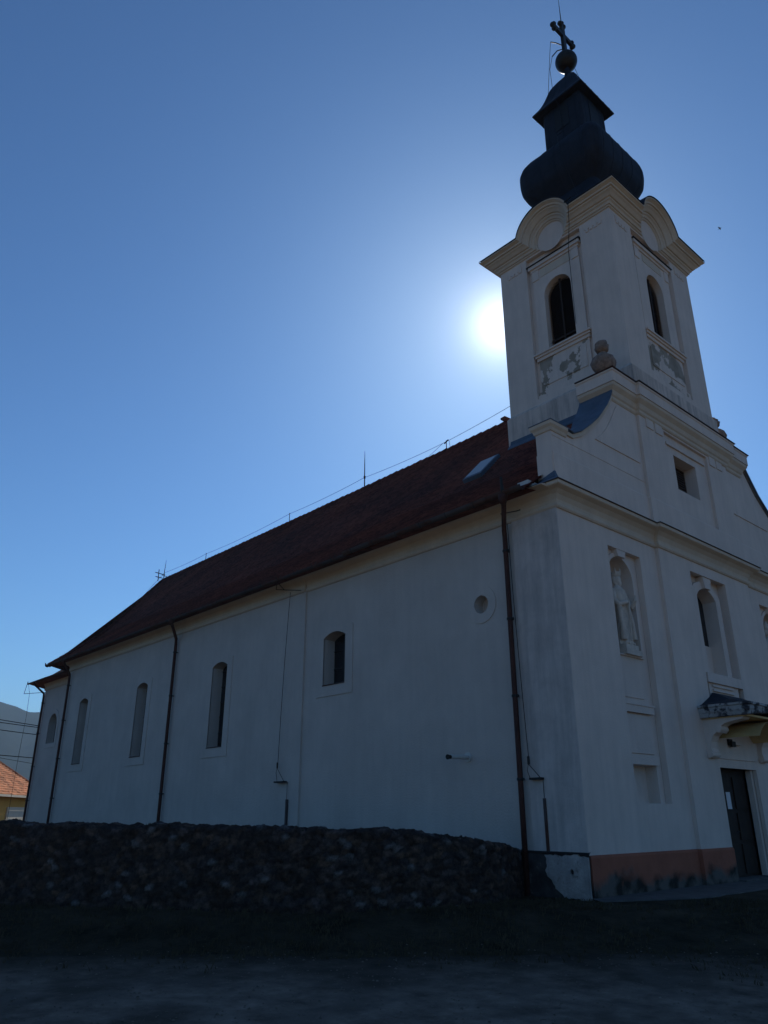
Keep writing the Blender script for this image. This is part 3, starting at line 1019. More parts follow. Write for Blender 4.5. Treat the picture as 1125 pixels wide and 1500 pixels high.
lv = [(-0.05, 0.0), (-0.01, 0.02), (0.0, 0.10), (0.02, 0.14), (0.02, 0.24), (0.06, 0.26), (0.06, 0.31)]
rings = []
for off, dz in lv:
    rg = []
    for x, y in per:
        ox = off if abs(x - KX) < 1e-6 else 0
        oy = -off if y == KY0 else (off if y == KY1 else 0)
        nn = 0.014 * noise.noise(Vector((x * 6, y * 6, dz * 9)))
        rg.append(bm.verts.new((x + ox + nn, y + oy + nn, bot(y) * (1 if dz < 0.15 else 0) + (3.87 if dz >= 0.15 else 0) + dz + nn)))
    rings.append(rg)
for A, B in zip(rings, rings[1:]):
    for k in range(len(A) - 1): bm.faces.new((A[k], A[k + 1], B[k + 1], B[k]))
    bm.faces.new((A[-1], A[0], B[0], B[-1]))
bm.faces.new(rings[-1])
K("slab", bm, 'canopy')
bm = new()
# vaulted soffit between the brackets
na = 20
for s in range(na):
    pts = []
    for t in (s, s + 1):
        a = math.pi * t / na
        pts.append((7.2 - 1.25 * math.cos(a), 3.05 + 0.80 * math.sin(a)))
    (a0, b0), (a1, b1) = pts
    v = [bm.verts.new(q) for q in ((0.1, a0, b0), (KX - 0.15, a0, b0 + 0.0), (KX - 0.15, a1, b1), (0.1, a1, b1))]
    if b0 > 3.45 or b1 > 3.45: bm.faces.new(v)
loft(bm, [[(0.12, KY0 + 0.1, 3.85), (KX - 0.12, KY0 + 0.1, 3.85), (KX - 0.12, KY1 - 0.1, 3.85), (0.12, KY1 - 0.1, 3.85)], [(0.12, KY0 + 0.1, 3.9), (KX - 0.12, KY0 + 0.1, 3.9), (KX - 0.12, KY1 - 0.1, 3.9), (0.12, KY1 - 0.1, 3.9)]])
K("soffit", bm, 'ochre')
for yb in (5.50, 8.50):
    bm = new()
    prof = [(0.10, 2.92), (0.16, 2.90), (0.24, 2.95), (0.25, 3.05), (0.22, 3.14), (0.24, 3.3), (0.32, 3.45), (0.42, 3.52), (0.50, 3.50), (0.56, 3.56), (0.56, 3.66), (0.66, 3.72), (0.85, 3.76), (1.12, 3.80), (1.2, 3.87), (0.10, 3.87)]
    plate(bm, lambda a, b, d: Vector((a, d, b)), prof, [], yb, yb + 0.38)
    tube(bm, [(0.19, yb - 0.02, 2.99), (0.19, yb + 0.40, 2.99)], 0.07, 12)
    tube(bm, [(0.50, yb - 0.02, 3.6), (0.50, yb + 0.40, 3.6)], 0.07, 12)
    K("bracket", bm, 'plaster')
bm = new()
zt = 4.19
for (a, b, c, d, e) in ((5.5, 8.9, 6.3, 8.1, 4.62),):
    loft(bm, [[(0.1, a - 0.08, zt), (KX + 0.02, a - 0.08, zt), (KX + 0.02, b + 0.08, zt), (0.1, b + 0.08, zt)],
              [(0.1, a + 0.1, zt + 0.06), (KX - 0.2, a + 0.2, zt + 0.05), (KX - 0.2, b - 0.2, zt + 0.05), (0.1, b - 0.1, zt + 0.06)],
              [(0.1, a + 0.6, zt + 0.30), (0.55, a + 0.75, zt + 0.22), (0.55, b - 0.75, zt + 0.22), (0.1, b - 0.6, zt + 0.30)],
              [(0.1, c, e), (0.13, c + 0.05, e), (0.13, d - 0.05, e), (0.1, d, e)]])
K("metal_lid", bm, 'copper')

# ------------------------------------------------------------------ GABLE
curL = [(0.92, 10.58), (1.35, 10.80), (1.8, 11.15), (2.18, 11.48), (2.48, 11.81), (2.75, 12.12), (2.93, 12.38), (3.07, 12.62), (3.18, 12.95)]
curR = [(13.50, 10.58), (13.42, 10.9), (13.12, 11.45), (12.65, 11.78), (12.25, 12.08), (11.86, 12.5), (11.6, 12.8), (11.48, 12.95)]
top = [(0.03, 8.92), (0.03, 10.50), (0.60, 10.52)] + curL + list(reversed(curR)) + [(13.8, 10.52), (14.37, 10.50), (14.37, 8.92)]
bm = new()
gw = rect(6.30, 7.92, 10.2, 12.3)
field = rect(5.85, 8.58, 9.42, 12.40)
gwin = rect(6.44, 7.82, 10.68, 11.82)
plate(bm, FM, top, [gwin], -0.45, -0.0)
g = P("gable_wall", bm, 'plaster')
bm = new()
plate(bm, FM, [(a, b) for a, b in [(2.2, 8.92), (2.2, 11.35), (2.48, 11.65), (2.75, 11.95), (2.95, 12.25), (3.12, 12.55), (3.24, 12.9), (11.3, 12.9), (11.48, 12.4), (11.9, 11.9), (11.9, 8.92)]], [gwin], -0.92, -0.448)
P("gable_wall", bm, 'plaster')
bm = new()
plate(bm, FM, rect(bay0, bay1, 8.96, 12.5), [field], 0.0, 0.09)
mbox(bm, FM, bay0 + 0.35, bay0 + 0.75, 12.18, 12.50, 0.09, 0.12)
mbox(bm, FM, bay0 + 0.85, bay0 + 1.25, 12.16, 12.50, 0.09, 0.125)
mbox(bm, FM, bay1 - 0.75, bay1 - 0.35, 12.18, 12.50, 0.09, 0.12)
mbox(bm, FM, bay1 - 1.25, bay1 - 0.85, 12.16, 12.50, 0.09, 0.125)
mbox(bm, FM, 6.0, 8.45, 12.05, 12.13, 0.0, 0.06)
P("gable_bay", bm, 'plaster')
# low band at the gable foot and incised wing panels
bm = new()
cornice(bm, [(0.0, 0.03), (0.0, bay0), (0.09, bay0), (0.09, bay1), (0.0, bay1), (0.0, 14.37)], [(-0.01, 8.9), (0.03, 8.9), (0.03, 9.82), (0.018, 9.85), (-0.01, 9.86)])
box(bm, -0.452, 0.0, 0.0, 0.04, 8.9, 9.84)
P("gable_band", bm, 'plaster')
bm = new()
plate(bm, FM, rect(0.06, bay0 - 0.0, 10.30, 10.325), [], 0.0, 0.012)
pan = [(2.05, 10.85), (4.3, 10.85), (4.3, 12.35), (3.35, 12.35), (3.18, 12.1), (2.95, 11.75), (2.7, 11.42), (2.4, 11.12)]
plate(bm, FM, pan, [], 0.0, 0.03)
pan2 = [(WDT - a - 0.0, b) for a, b in pan]
pan2 = [(10.1, 10.85), (12.7, 10.85), (12.35, 11.1), (11.9, 11.5), (11.5, 11.9), (11.2, 12.35), (10.1, 12.35)]
plate(bm, FM, pan2, [], 0.0, 0.03)
PS("wing_panel", bm, 'plaster')
# coping following the scroll
def strip(bm, line, th, d0, d1):
    n = len(line)
    up, dn = [], []
    for i, (a, b) in enumerate(line):
        p0 = line[max(0, i - 1)]; p1 = line[min(n - 1, i + 1)]
        t = Vector((p1[0] - p0[0], p1[1] - p0[1])).normalized()
        nn = Vector((-t.y, t.x))
        up.append((a + nn.x * th, b + nn.y * th)); dn.append((a - nn.x * 0.0, b - nn.y * 0.0))
    for i in range(n - 1):
        q = [dn[i], dn[i + 1], up[i + 1], up[i]]
        F = [bm.verts.new(FM(a, b, d1)) for a, b in q]; B = [bm.verts.new(FM(a, b, d0)) for a, b in q]
        bm.faces.new(F); bm.faces.new(list(reversed(B)))
        bm.faces.new((F[0], F[1], B[1], B[0])); bm.faces.new((F[2], F[3], B[3], B[2]))
        if i == 0: bm.faces.new((F[3], F[0], B[0], B[3]))
        if i == n - 2: bm.faces.new((F[1], F[2], B[2], B[1]))
bm = new()
cl = [(0.62, 10.60)] + curL
strip(bm, [(a, b + 0.01) for a, b in cl], -0.11, -0.40, 0.05)
P("scroll_coping", bm, 'cream')
bm = new()
strip(bm, [(a + 0.1, b) for a, b in list(reversed(curR)) + [(13.6, 10.5)]], 0.03, -0.46, 0.04)
P("scroll_coping", bm, 'cream')
bm = new()
cornice(bm, [(-0.45, 0.62), (-0.45, 0.03), (0.0, 0.03), (0.0, 0.66)], [(-0.02, 10.40), (0.03, 10.42), (0.05, 10.50), (0.10, 10.56), (0.11, 10.64), (-0.02, 10.66)])
P("pier_cap", bm, 'cream')
bm = new()
box(bm, -0.57, 0.12, -0.09, 0.60, 10.645, 10.665)
P("pier_flashing", bm, 'blue')
def ribbon(bm, line, th, xb, xf):
    n = len(line)
    R = []
    for i, (a, b) in enumerate(line):
        p0 = line[max(0, i - 1)]; p1 = line[min(n - 1, i + 1)]
        t = Vector((p1[0] - p0[0], p1[1] - p0[1])).normalized()
        nn = Vector((-t.y, t.x))
        R.append([bm.verts.new(q) for q in ((xb[i], a, b), (xf, a, b), (xf, a + nn.x * th, b + nn.y * th), (xb[i], a + nn.x * th, b + nn.y * th))])
    for A, B in zip(R, R[1:]):
        for k in range(4): bm.faces.new((A[k], A[(k + 1) % 4], B[(k + 1) % 4], B[k]))
    bm.faces.new(R[0]); bm.faces.new(list(reversed(R[-1])))
bm = new()
ribbon(bm, [(0.62, 10.645)] + [(a, b + 0.025) for a, b in curL], 0.03, [-0.5, -0.5, -0.52, -0.60, -0.75, -0.88, -0.95, -0.97, -0.98, -0.98], 0.11)
P("scroll_flashing", bm, 'blue', label="blue sheet metal covering the curved gable shoulder")
bm = new()
rl = [(a + 0.1, b) for a, b in list(reversed(curR)) + [(14.4, 10.64)]]
ribbon(bm, rl, 0.03, [-0.95] * (len(rl) - 2) + [-0.5, -0.5], 0.11)
P("scroll_flashing", bm, 'blue')
# gable window shutter
bm = new()
z = 10.70
while z < 11.8:
    mbox(bm, FM, 6.45, 7.81, z, z + 0.055, -0.44, -0.38); z += 0.085
mbox(bm, FM, 7.05, 7.12, 10.68, 11.82, -0.40, -0.36)
w = P("louvred_window", bm, 'slat', label="square louvred opening in the gable")
bm = new()
mbox(bm, FM, 6.40, 7.86, 10.62, 11.86, -0.60, -0.50)
link("backing", bm, 'dark', w)

# gable cornice
gp = [(-0.95, 3.2), (0.0, 3.2), (0.0, bay0), (0.10, bay0), (0.10, bay1), (0.0, bay1), (0.0, 11.2), (-0.95, 11.2)]
gprof = [(-0.10, 12.42), (0.02, 12.46), (0.05, 12.50), (0.05, 12.58), (0.09, 12.62), (0.13, 12.74), (0.23, 12.84), (0.25, 12.92), (-0.10, 12.93)]
bm = new()
cornice(bm, gp, gprof)
P("gable_cornice", bm, 'cream')
bm = new()
cornice(bm, gp, [(-0.10, 12.932), (0.27, 12.932), (0.27, 13.24), (0.30, 13.27), (0.30, 13.31), (-0.10, 13.32)])
box(bm, -0.9, 0.0, 3.25, 11.15, 12.93, 13.36)
P("gable_fascia", bm, 'plaster')
bm = new()
cornice(bm, gp, [(-0.2, 13.322), (0.335, 13.322), (0.335, 13.345), (-0.2, 13.42)])
box(bm, -1.0, 0.0, 3.2, 11.2, 13.37, 13.43)
P("cornice_flashing", bm, 'gutter')

# ------------------------------------------------------------------ TOWER
TX0, TX1, TY0, TY1 = -4.65, 0.0, 4.60, 9.85
TCX, TCY = (TX0 + TX1) / 2, (TY0 + TY1) / 2
tw = empty("tower", (TCX, TCY, 13), None, None)
tw.parent = CH
tag(tw, "square white bell tower with a dark bulbous spire")
def T(name, bm, m, smooth=False, label=None):
    o = link(name, bm, m, tw, smooth)
    if label: o['label'] = label
    return o
faces = [
    (lambda a, b, d: Vector((TX1 + d, TY0 + a, b)), TY1 - TY0, 1.32, 'front'),
    (lambda a, b, d: Vector((TX1 - a, TY0 - d, b)), TX1 - TX0, 1.15, 'side'),
    (lambda a, b, d: Vector((TX0 - d, TY1 - a, b)), TY1 - TY0, 1.32, 'rear'),
    (lambda a, b, d: Vector((TX0 + a, TY1 + d, b)), TX1 - TX0, 1.15, 'far'),
]
bsh, bins, bsur, bhood, bapr, bslat, bback, bfri = [], [], [], [], [], [], [], []
bm_s, bm_i, bm_fr = new(), new(), new()
wins = []
for mp, Wd, rh, nm in faces:
    c = Wd / 2
    z0 = 13.0
    e = 0.0 if nm in ('front', 'rear') else 0.15
    e2 = 0.0 if nm in ('front', 'rear') else 0.402
    wz0, wz1, wh = 16.34, 19.02, 0.55
    R_hole = rect(c - rh, c + rh, 14.55, 20.34)
    plate(bm_s, mp, rect(e, Wd - e, z0, 21.0), [R_hole], -0.15, 0.0)
    plate(bm_i, mp, rect(0.152 + e2, Wd - 0.152 - e2, z0, 20.99), [arch(c - wh, c + wh, wz0, wz1)], -0.55, -0.152)
    bm = new()
    plate(bm, mp, rect(c - rh + 0.18, c + rh - 0.18, 16.24, 19.70), [arch(c - wh, c + wh, wz0, wz1)], -0.152, -0.075)
    mbox(bm, mp, c - rh + 0.18, c - rh + 0.46, 19.30, 19.70, -0.08, -0.045)
    mbox(bm, mp, c + rh - 0.46, c + rh - 0.18, 19.30, 19.70, -0.08, -0.045)
    w = T("belfry_window", bm, 'plaster')
    bm = new()
    mbox(bm, mp, c - rh + 0.14, c + rh - 0.14, 19.70, 19.80, -0.152, -0.03)
    mbox(bm, mp, c - rh + 0.08, c + rh - 0.08, 19.80, 19.93, -0.152, 0.03)
    link("hood", bm, 'plaster', w)
    bm = new()
    mbox(bm, mp, c - rh + 0.02, c + rh - 0.02, 19.932, 19.96, -0.152, 0.07)
    link("hood_flashing", bm, 'iron', w)
    bm = new()
    mbox(bm, mp, c - 0.62, c + 0.62, 19.34, 19.66, -0.078, -0.06)
    link("frieze_panel", bm, 'cream', w)
    bm = new()
    mbox(bm, mp, c - rh + 0.10, c + rh - 0.10, 15.98, 16.10, -0.152, -0.03)
    mbox(bm, mp, c - rh + 0.06, c + rh - 0.06, 16.10, 16.18, -0.152, 0.02)
    mbox(bm, mp, c - rh + 0.02, c + rh - 0.02, 16.18, 16.24, -0.152, 0.07)
    link("sill", bm, 'plaster', w)
    bm = new()
    mbox(bm, mp, c - rh + 0.16, c + rh - 0.16, 14.78, 15.98, -0.152, -0.08)
    mbox(bm, mp, c - rh + 0.30, c + rh - 0.30, 14.98, 15.84, -0.08, -0.055)
    mbox(bm, mp, c - rh + 0.01, c + rh - 0.01, 14.56, 14.78, -0.152, -0.05)
    link("apron", bm, 'peeled', w)
    bm = new()
    z = wz0 + 0.03
    while z < wz1 - 0.05:
        hh = wh if z < wz1 - wh else math.sqrt(max(0.0, wh * wh - (z - (wz1 - wh)) ** 2))
        if hh > 0.06:
            v = []
            for (dz, dd) in ((0, -0.30), (0.015, -0.30), (0.075, -0.36), (0.06, -0.36)):
                v.append((bm.verts.new(mp(c - hh, z + dz, dd)), bm.verts.new(mp(c + hh, z + dz, dd))))
            for i in range(4):
                j = (i + 1) % 4
                bm.faces.new((v[i][0], v[i][1], v[j][1], v[j][0]))
        z += 0.085
    mbox(bm, mp, c - 0.035, c + 0.035, wz0, wz1 - 0.01, -0.30, -0.26)
    mbox(bm, mp, c - wh, c + wh, wz0 + 0.28, wz0 + 0.34, -0.295, -0.27)
    link("louvre", bm, 'slat', w)
    bm = new()
    plate(bm, mp, arch(c - wh - 0.05, c + wh + 0.05, wz0 - 0.05, wz1 + 0.05), [], -0.50, -0.42)
    link("backing", bm, 'dark', w)
    # ragged little frieze drops on the corner piers
    for a0 in (0.32, Wd - 1.02 if rh > 1.2 else Wd - 0.98):
        L = 0.7 if rh > 1.2 else 0.66
        L = min(L, c - rh - 0.45)
        mbox(bm_fr, mp, a0 if a0 < 1 else Wd - 0.32 - L, (a0 if a0 < 1 else Wd - 0.32 - L) + L, 20.06, 20.26, 0.0, 0.025)
        for q in range(4):
            a = (a0 if a0 < 1 else Wd - 0.32 - L) + L * (q + 0.1) / 4
            mbox(bm_fr, mp, a, a + L * 0.17, 19.96 - 0.02 * (q % 2), 20.06, 0.0, 0.025)
T("shaft", bm_s, 'plaster')
T("shaft_core", bm_i, 'plaster')
PS("frieze_drops", bm_fr, 'plaster', tw)
bm = new()
cornice(bm, [(TX0, TY0), (TX1, TY0), (TX1, TY1), (TX0, TY1)], [(-0.1, 12.6), (0.09, 12.6), (0.09, 14.22), (0.0, 14.34), (-0.1, 14.34)], closed=True)
T("tower_base", bm, 'mossy', label="mould streaked band round the foot of the tower")
bm = new()
cornice(bm, [(TX0, TY0), (TX1, TY0)], [(-0.1, 12.9), (0.30, 12.98), (0.30, 13.02), (0.13, 13.22), (0.10, 13.36), (-0.1, 13.36)])
cornice(bm, [(TX0, TY1), (TX0, TY0)], [(-0.1, 13.2), (0.25, 13.2), (0.13, 13.4), (0.10, 13.5), (-0.1, 13.5)])
T("flashing", bm, 'blue')

# top cornice with arched centre, on the four faces
tprof = [(0.0, 0.62), (0.05, 0.60), (0.05, 0.54), (0.09, 0.54), (0.12, 0.46), (0.17, 0.43), (0.17, 0.36), (0.22, 0.36), (0.30, 0.27), (0.36, 0.23), (0.36, 0.17), (0.42, 0.17), (0.42, 0.10), (0.50, 0.06), (0.54, 0.05), (0.54, 0.0)]
ZT, ZC = 21.02, 20.72
bmc, bmf, bmm = new(), new(), new()
for mp, Wd, rh, nm in faces:
    c = Wd / 2
    R0 = 1.22 if rh > 1.2 else 1.16
    rows = []
    for o, t in tprof:
        Rt = R0 - t * 0.95
        zt = ZT - t
        dzc = zt - ZC
        xj = math.sqrt(max(0.01, Rt * Rt - dzc * dzc))
        a0 = math.atan2(dzc, -xj)
        row = [(0 - o, zt), ((c - xj) * 0.5 - o * 0.5, zt), (c - xj, zt)]
        th0 = math.atan2(dzc, -xj)
        if th0 < 0: th0 += 2 * math.pi
        th1 = math.pi - th0
        n = 20
        for i in range(1, n):
            th = th0 + (th1 - th0) * i / n
            row.append((c + Rt * math.cos(th), ZC + Rt * math.sin(th)))
        row += [(c + xj, zt), (Wd - ((c - xj) * 0.5 - o * 0.5), zt), (Wd + o, zt)]
        rows.append([bmc.verts.new(mp(a, b, o)) for a, b in row])
        last = row
    for A, B in zip(rows, rows[1:]):
        for k in range(len(A) - 1): bmc.faces.new((A[k], A[k + 1], B[k + 1], B[k]))
    # top: from the outer edge back to the wall, metal covered
    o = 0.54
    outer = [bmf.verts.new(mp(a, b + 0.002, o + 0.03)) for a, b in last]
    outer2 = [bmf.verts.new(mp(a, b + 0.035, o + 0.03)) for a, b in last]
    innr = [bmf.verts.new(mp(min(max(a, 0.1), Wd - 0.1), b + 0.10, -0.25)) for a, b in last]
    for A, B in ((outer, outer2), (outer2, innr)):
        for k in range(len(A) - 1): bmf.faces.new((A[k], A[k + 1], B[k + 1], B[k]))
    # wall inside the arch, with a round medallion
    plate(bmm, mp, [(c - 1.0, 20.36)] + [(c + 1.0, 20.36)] + [(c + 1.0 * math.cos(math.pi * i / 16), ZC + 1.12 * math.sin(math.pi * i / 16)) for i in range(17)], [], -0.5, 0.0015)
    plate(bmm, mp, circle(c, ZC - 0.02, 0.54), [], 0.0, 0.018)
T("cornice", bmc, 'cream')
T("cornice_flashing", bmf, 'copper')
PS("medallion", bmm, 'plaster', tw)

# spire: square helm with rounded corners
def sqring(a, z, ch=0.25, n=4, cx=TCX, cy=TCY, sx=1.0):
    pts = []
    rc = a * ch
    for q, (sx_, sy_) in enumerate(((1, 1), (-1, 1), (-1, -1), (1, -1))):
        for i in range(n + 1):
            t = math.pi / 2 * (q + i / n)
            pts.append((cx + (a - rc) * sx_ + rc * math.cos(t), cy + (a - rc) * sy_ + rc * math.sin(t), z))
    return pts
def helm(prof, n=4, seams=False):
    bm = new()
    loft(bm, [sqring(a, z, ch, n) for a, z, ch in prof])
    if seams:      # standing seams of the sheet metal
        for k in range(-2, 3):
            for q in range(4):
                pts = []
                for a, z, ch in prof:
                    off = a * 0.36 * k
                    dx, dy = ((1, 0), (0, -1), (-1, 0), (0, 1))[q]
                    pts.append((TCX + dx * a + abs(dy) * off, TCY + dy * a + abs(dx) * off, z))
                tube(bm, pts, 0.014, 4, False)
    return bm
def smoothprof(pts, k=5):
    out = []
    for i in range(len(pts) - 1):
        p0 = pts[max(0, i - 1)]; p1 = pts[i]; p2 = pts[i + 1]; p3 = pts[min(len(pts) - 1, i + 2)]
        for j in range(k):
            t = j / k
            out.append(tuple(0.5 * ((2 * p1[m]) + (-p0[m] + p2[m]) * t + (2 * p0[m] - 5 * p1[m] + 4 * p2[m] - p3[m]) * t * t + (-p0[m] + 3 * p1[m] - 3 * p2[m] + p3[m]) * t ** 3) for m in range(3)))
    out.append(pts[-1])
    return out
T("helm_skirt", helm([(2.27, 21.08, 0.05), (1.98, 21.4, 0.08), (1.68, 22.05, 0.15), (1.45, 22.8, 0.2), (1.27, 23.5, 0.22), (1.2, 23.8, 0.22)]), 'copper')
OD = [(1.10, 23.55), (1.30, 23.82), (1.53, 24.14), (1.66, 24.42), (1.71, 24.75), (1.725, 25.05), (1.705, 25.38), (1.60, 25.70), (1.42, 25.96), (1.22, 26.20), (1.04, 26.42), (0.90, 26.62), (0.84, 26.78)]
T("onion_dome", helm(smoothprof([(a * 1.068, z, .22) for a, z in OD], 4), 4, True), 'copper')
T("lantern", helm([(0.93, 26.3, .14), (0.905, 28.75, .14)], 3, True), 'copper')
bm = new()
for sx_, sy_, ax in ((1, 0, 'x'), (0, -1, 'y'), (-1, 0, 'x'), (0, 1, 'y')):
    cx, cy = TCX + 0.918 * sx_, TCY + 0.918 * sy_
    hw_ = 0.32
    if ax == 'x': plate(bm, lambda a, b, d: Vector((cx + d, cy + a, b)), arch(-hw_, hw_, 27.25, 28.45), [], -0.02, 0.02)
    else: plate(bm, lambda a, b, d: Vector((cx + a, cy + d, b)), arch(-hw_, hw_, 27.25, 28.45), [], -0.02, 0.02)
PS("lantern_louvre", bm, 'iron', tw)
T("cap_roof", helm(smoothprof([(1.19, 28.60, .02), (1.19, 28.68, .02), (1.01, 28.97, .03), (0.87, 29.28, .05), (0.77, 29.6, .08), (0.69, 29.88, .1), (0.59, 30.15, .1), (0.42, 30.45, .15), (0.22, 30.74, .25), (0.11, 30.95, .4), (0.09, 31.35, .4)], 4), 4, True), 'copper')
bm = new()
bmesh.ops.create_uvsphere(bm, u_segments=28, v_segments=18, radius=0.47, matrix=Matrix.Translation((TCX, TCY, 31.80)) @ Matrix.Diagonal((1, 1, 0.98, 1)))
T("orb", bm, 'gilt', smooth=True)
# cross with trefoil ends (in the plane of the facade)
bm = new()
box(bm, TCX - 0.07, TCX + 0.07, TCY - 0.10, TCY + 0.10, 32.2, 34.05)
box(bm, TCX - 0.065, TCX + 0.065, TCY - 0.62, TCY - 0.102, 33.31, 33.52)
box(bm, TCX - 0.065, TCX + 0.065, TCY + 0.102, TCY + 0.62, 33.31, 33.52)
for cy, cz, dy, dz in ((0, 34.08, 0, 1), (-0.66, 33.415, -1, 0), (0.66, 33.415, 1, 0)):
    for oy, oz in ((0.10 * dy, 0.10 * dz), (0.13 * dz, 0.13 * dy), (-0.13 * dz, -0.13 * dy)):
        bmesh.ops.create_uvsphere(bm, u_segments=10, v_segments=8, radius=0.115, matrix=Matrix.Translation((TCX, TCY + cy + oy, cz + oz)))
T("cross", bm, 'gilt')
bm = new()
tube(bm, [(TCX, TCY, 34.1), (TCX, TCY, 34.9), (TCX, TCY, 35.75)], [0.025, 0.018, 0.008], 5)
tube(bm, [(TCX, TCY, 32.6), (TCX - 0.22, TCY - 0.26, 32.45), (TCX - 0.38, TCY - 0.44, 32.1)], 0.025, 5)
tube(bm, [(TCX, TCY, 32.75), (TCX - 0.2, TCY - 0.28, 32.9), (TCX - 0.38, TCY - 0.44, 33.0)], 0.025, 5)
tube(bm, [(TCX - 0.38, TCY - 0.44, 33.0), (TCX - 0.44, TCY - 0.52, 32.2), (TCX - 0.62, TCY - 0.80, 29.3)], 0.012, 4)
tube(bm, [(TCX - 0.38, TCY - 0.44, 32.1), (TCX - 0.48, TCY - 0.58, 31.3), (TCX - 0.45, TCY - 0.6, 29.9)], 0.012, 4)
tube(bm, [(TCX + 0.2, TCY + 0.3, 31.45), (TCX + 0.35, TCY + 0.55, 30.4)], 0.012, 4)
# conductor running down the helm and the side face
tube(bm, [(TCX, TCY - 1.18, 28.6), (TCX, TCY - 0.96, 28.0), (TCX + 0.02, TCY - 0.98, 27.0), (TCX + 0.1, TCY - 1.62, 26.2), (TCX + 0.35, TCY - 1.97, 25.2), (TCX + 0.5, TCY - 1.9, 24.1), (TCX + 0.9, TCY - 2.0, 22.4), (TCX + 1.2, TY0 - 0.6, 21.12)], 0.012, 4)
tube(bm, [(TCX + 1.2, TY0 - 0.6, 21.12), (TCX + 1.0, TY0 - 0.35, 20.4), (TCX + 0.72, TY0 - 0.12, 19.6), (TCX + 0.68, TY0 - 0.1, 16.6)], 0.012, 4)
tube(bm, [(TCX + 1.05, TY0 - 0.60, 21.14), (TCX + 1.35, TY0 - 0.62, 21.16)], 0.03, 5)
T("lightning_conductor", bm, 'iron')

# ------------------------------------------------------------------ urns on the gable cornice
def urn(x, y, z, label, s=1.0):
    e = empty("urn", (x, y, z), label, "urn", "stone urns on the gable cornice")
    bm = new()
    pr = [(0.24, 0), (0.24, 0.14), (0.15, 0.17), (0.12, 0.24), (0.24, 0.34), (0.33, 0.48), (0.36, 0.62), (0.33, 0.76), (0.22, 0.86), (0.13, 0.92), (0.11, 1.0), (0.15, 1.04)]
    lathe(bm, x, y, [(a * s, z + b * s) for a, b in pr], 18)
    for v in bm.verts:
        v.co += Vector((1, 1, 0.6)) * 0.03 * noise.noise(v.co * 6)
    link("vase", bm, 'stone', e, smooth=True)
    bm = new()
    random.seed(int(y * 10))
    pr = [(0.12, 1.0), (0.20, 1.06), (0.22, 1.15), (0.18, 1.22), (0.20, 1.28), (0.14, 1.36), (0.04, 1.40)]
    lathe(bm, x, y, [(a * s, z + b * s) for a, b in pr], 12)
    for v in bm.verts: v.co += Vector((1, 1, 1)) * 0.05 * noise.noise(v.co * 7)
    link("finial", bm, 'stone', e, smooth=True)
    bm = new()
    box(bm, x - 0.26, x + 0.26, y - 0.26, y + 0.26, z - 0.05, z + 0.06)
    link("base", bm, 'plaster', e)
urn(-0.36, 3.62, 13.43, "weathered reddish stone urn standing left of the tower on the cornice end", 1.0)
urn(-0.36, 10.75, 13.43, "broken pale brown urn half hidden at the tower's right foot", 1.0)

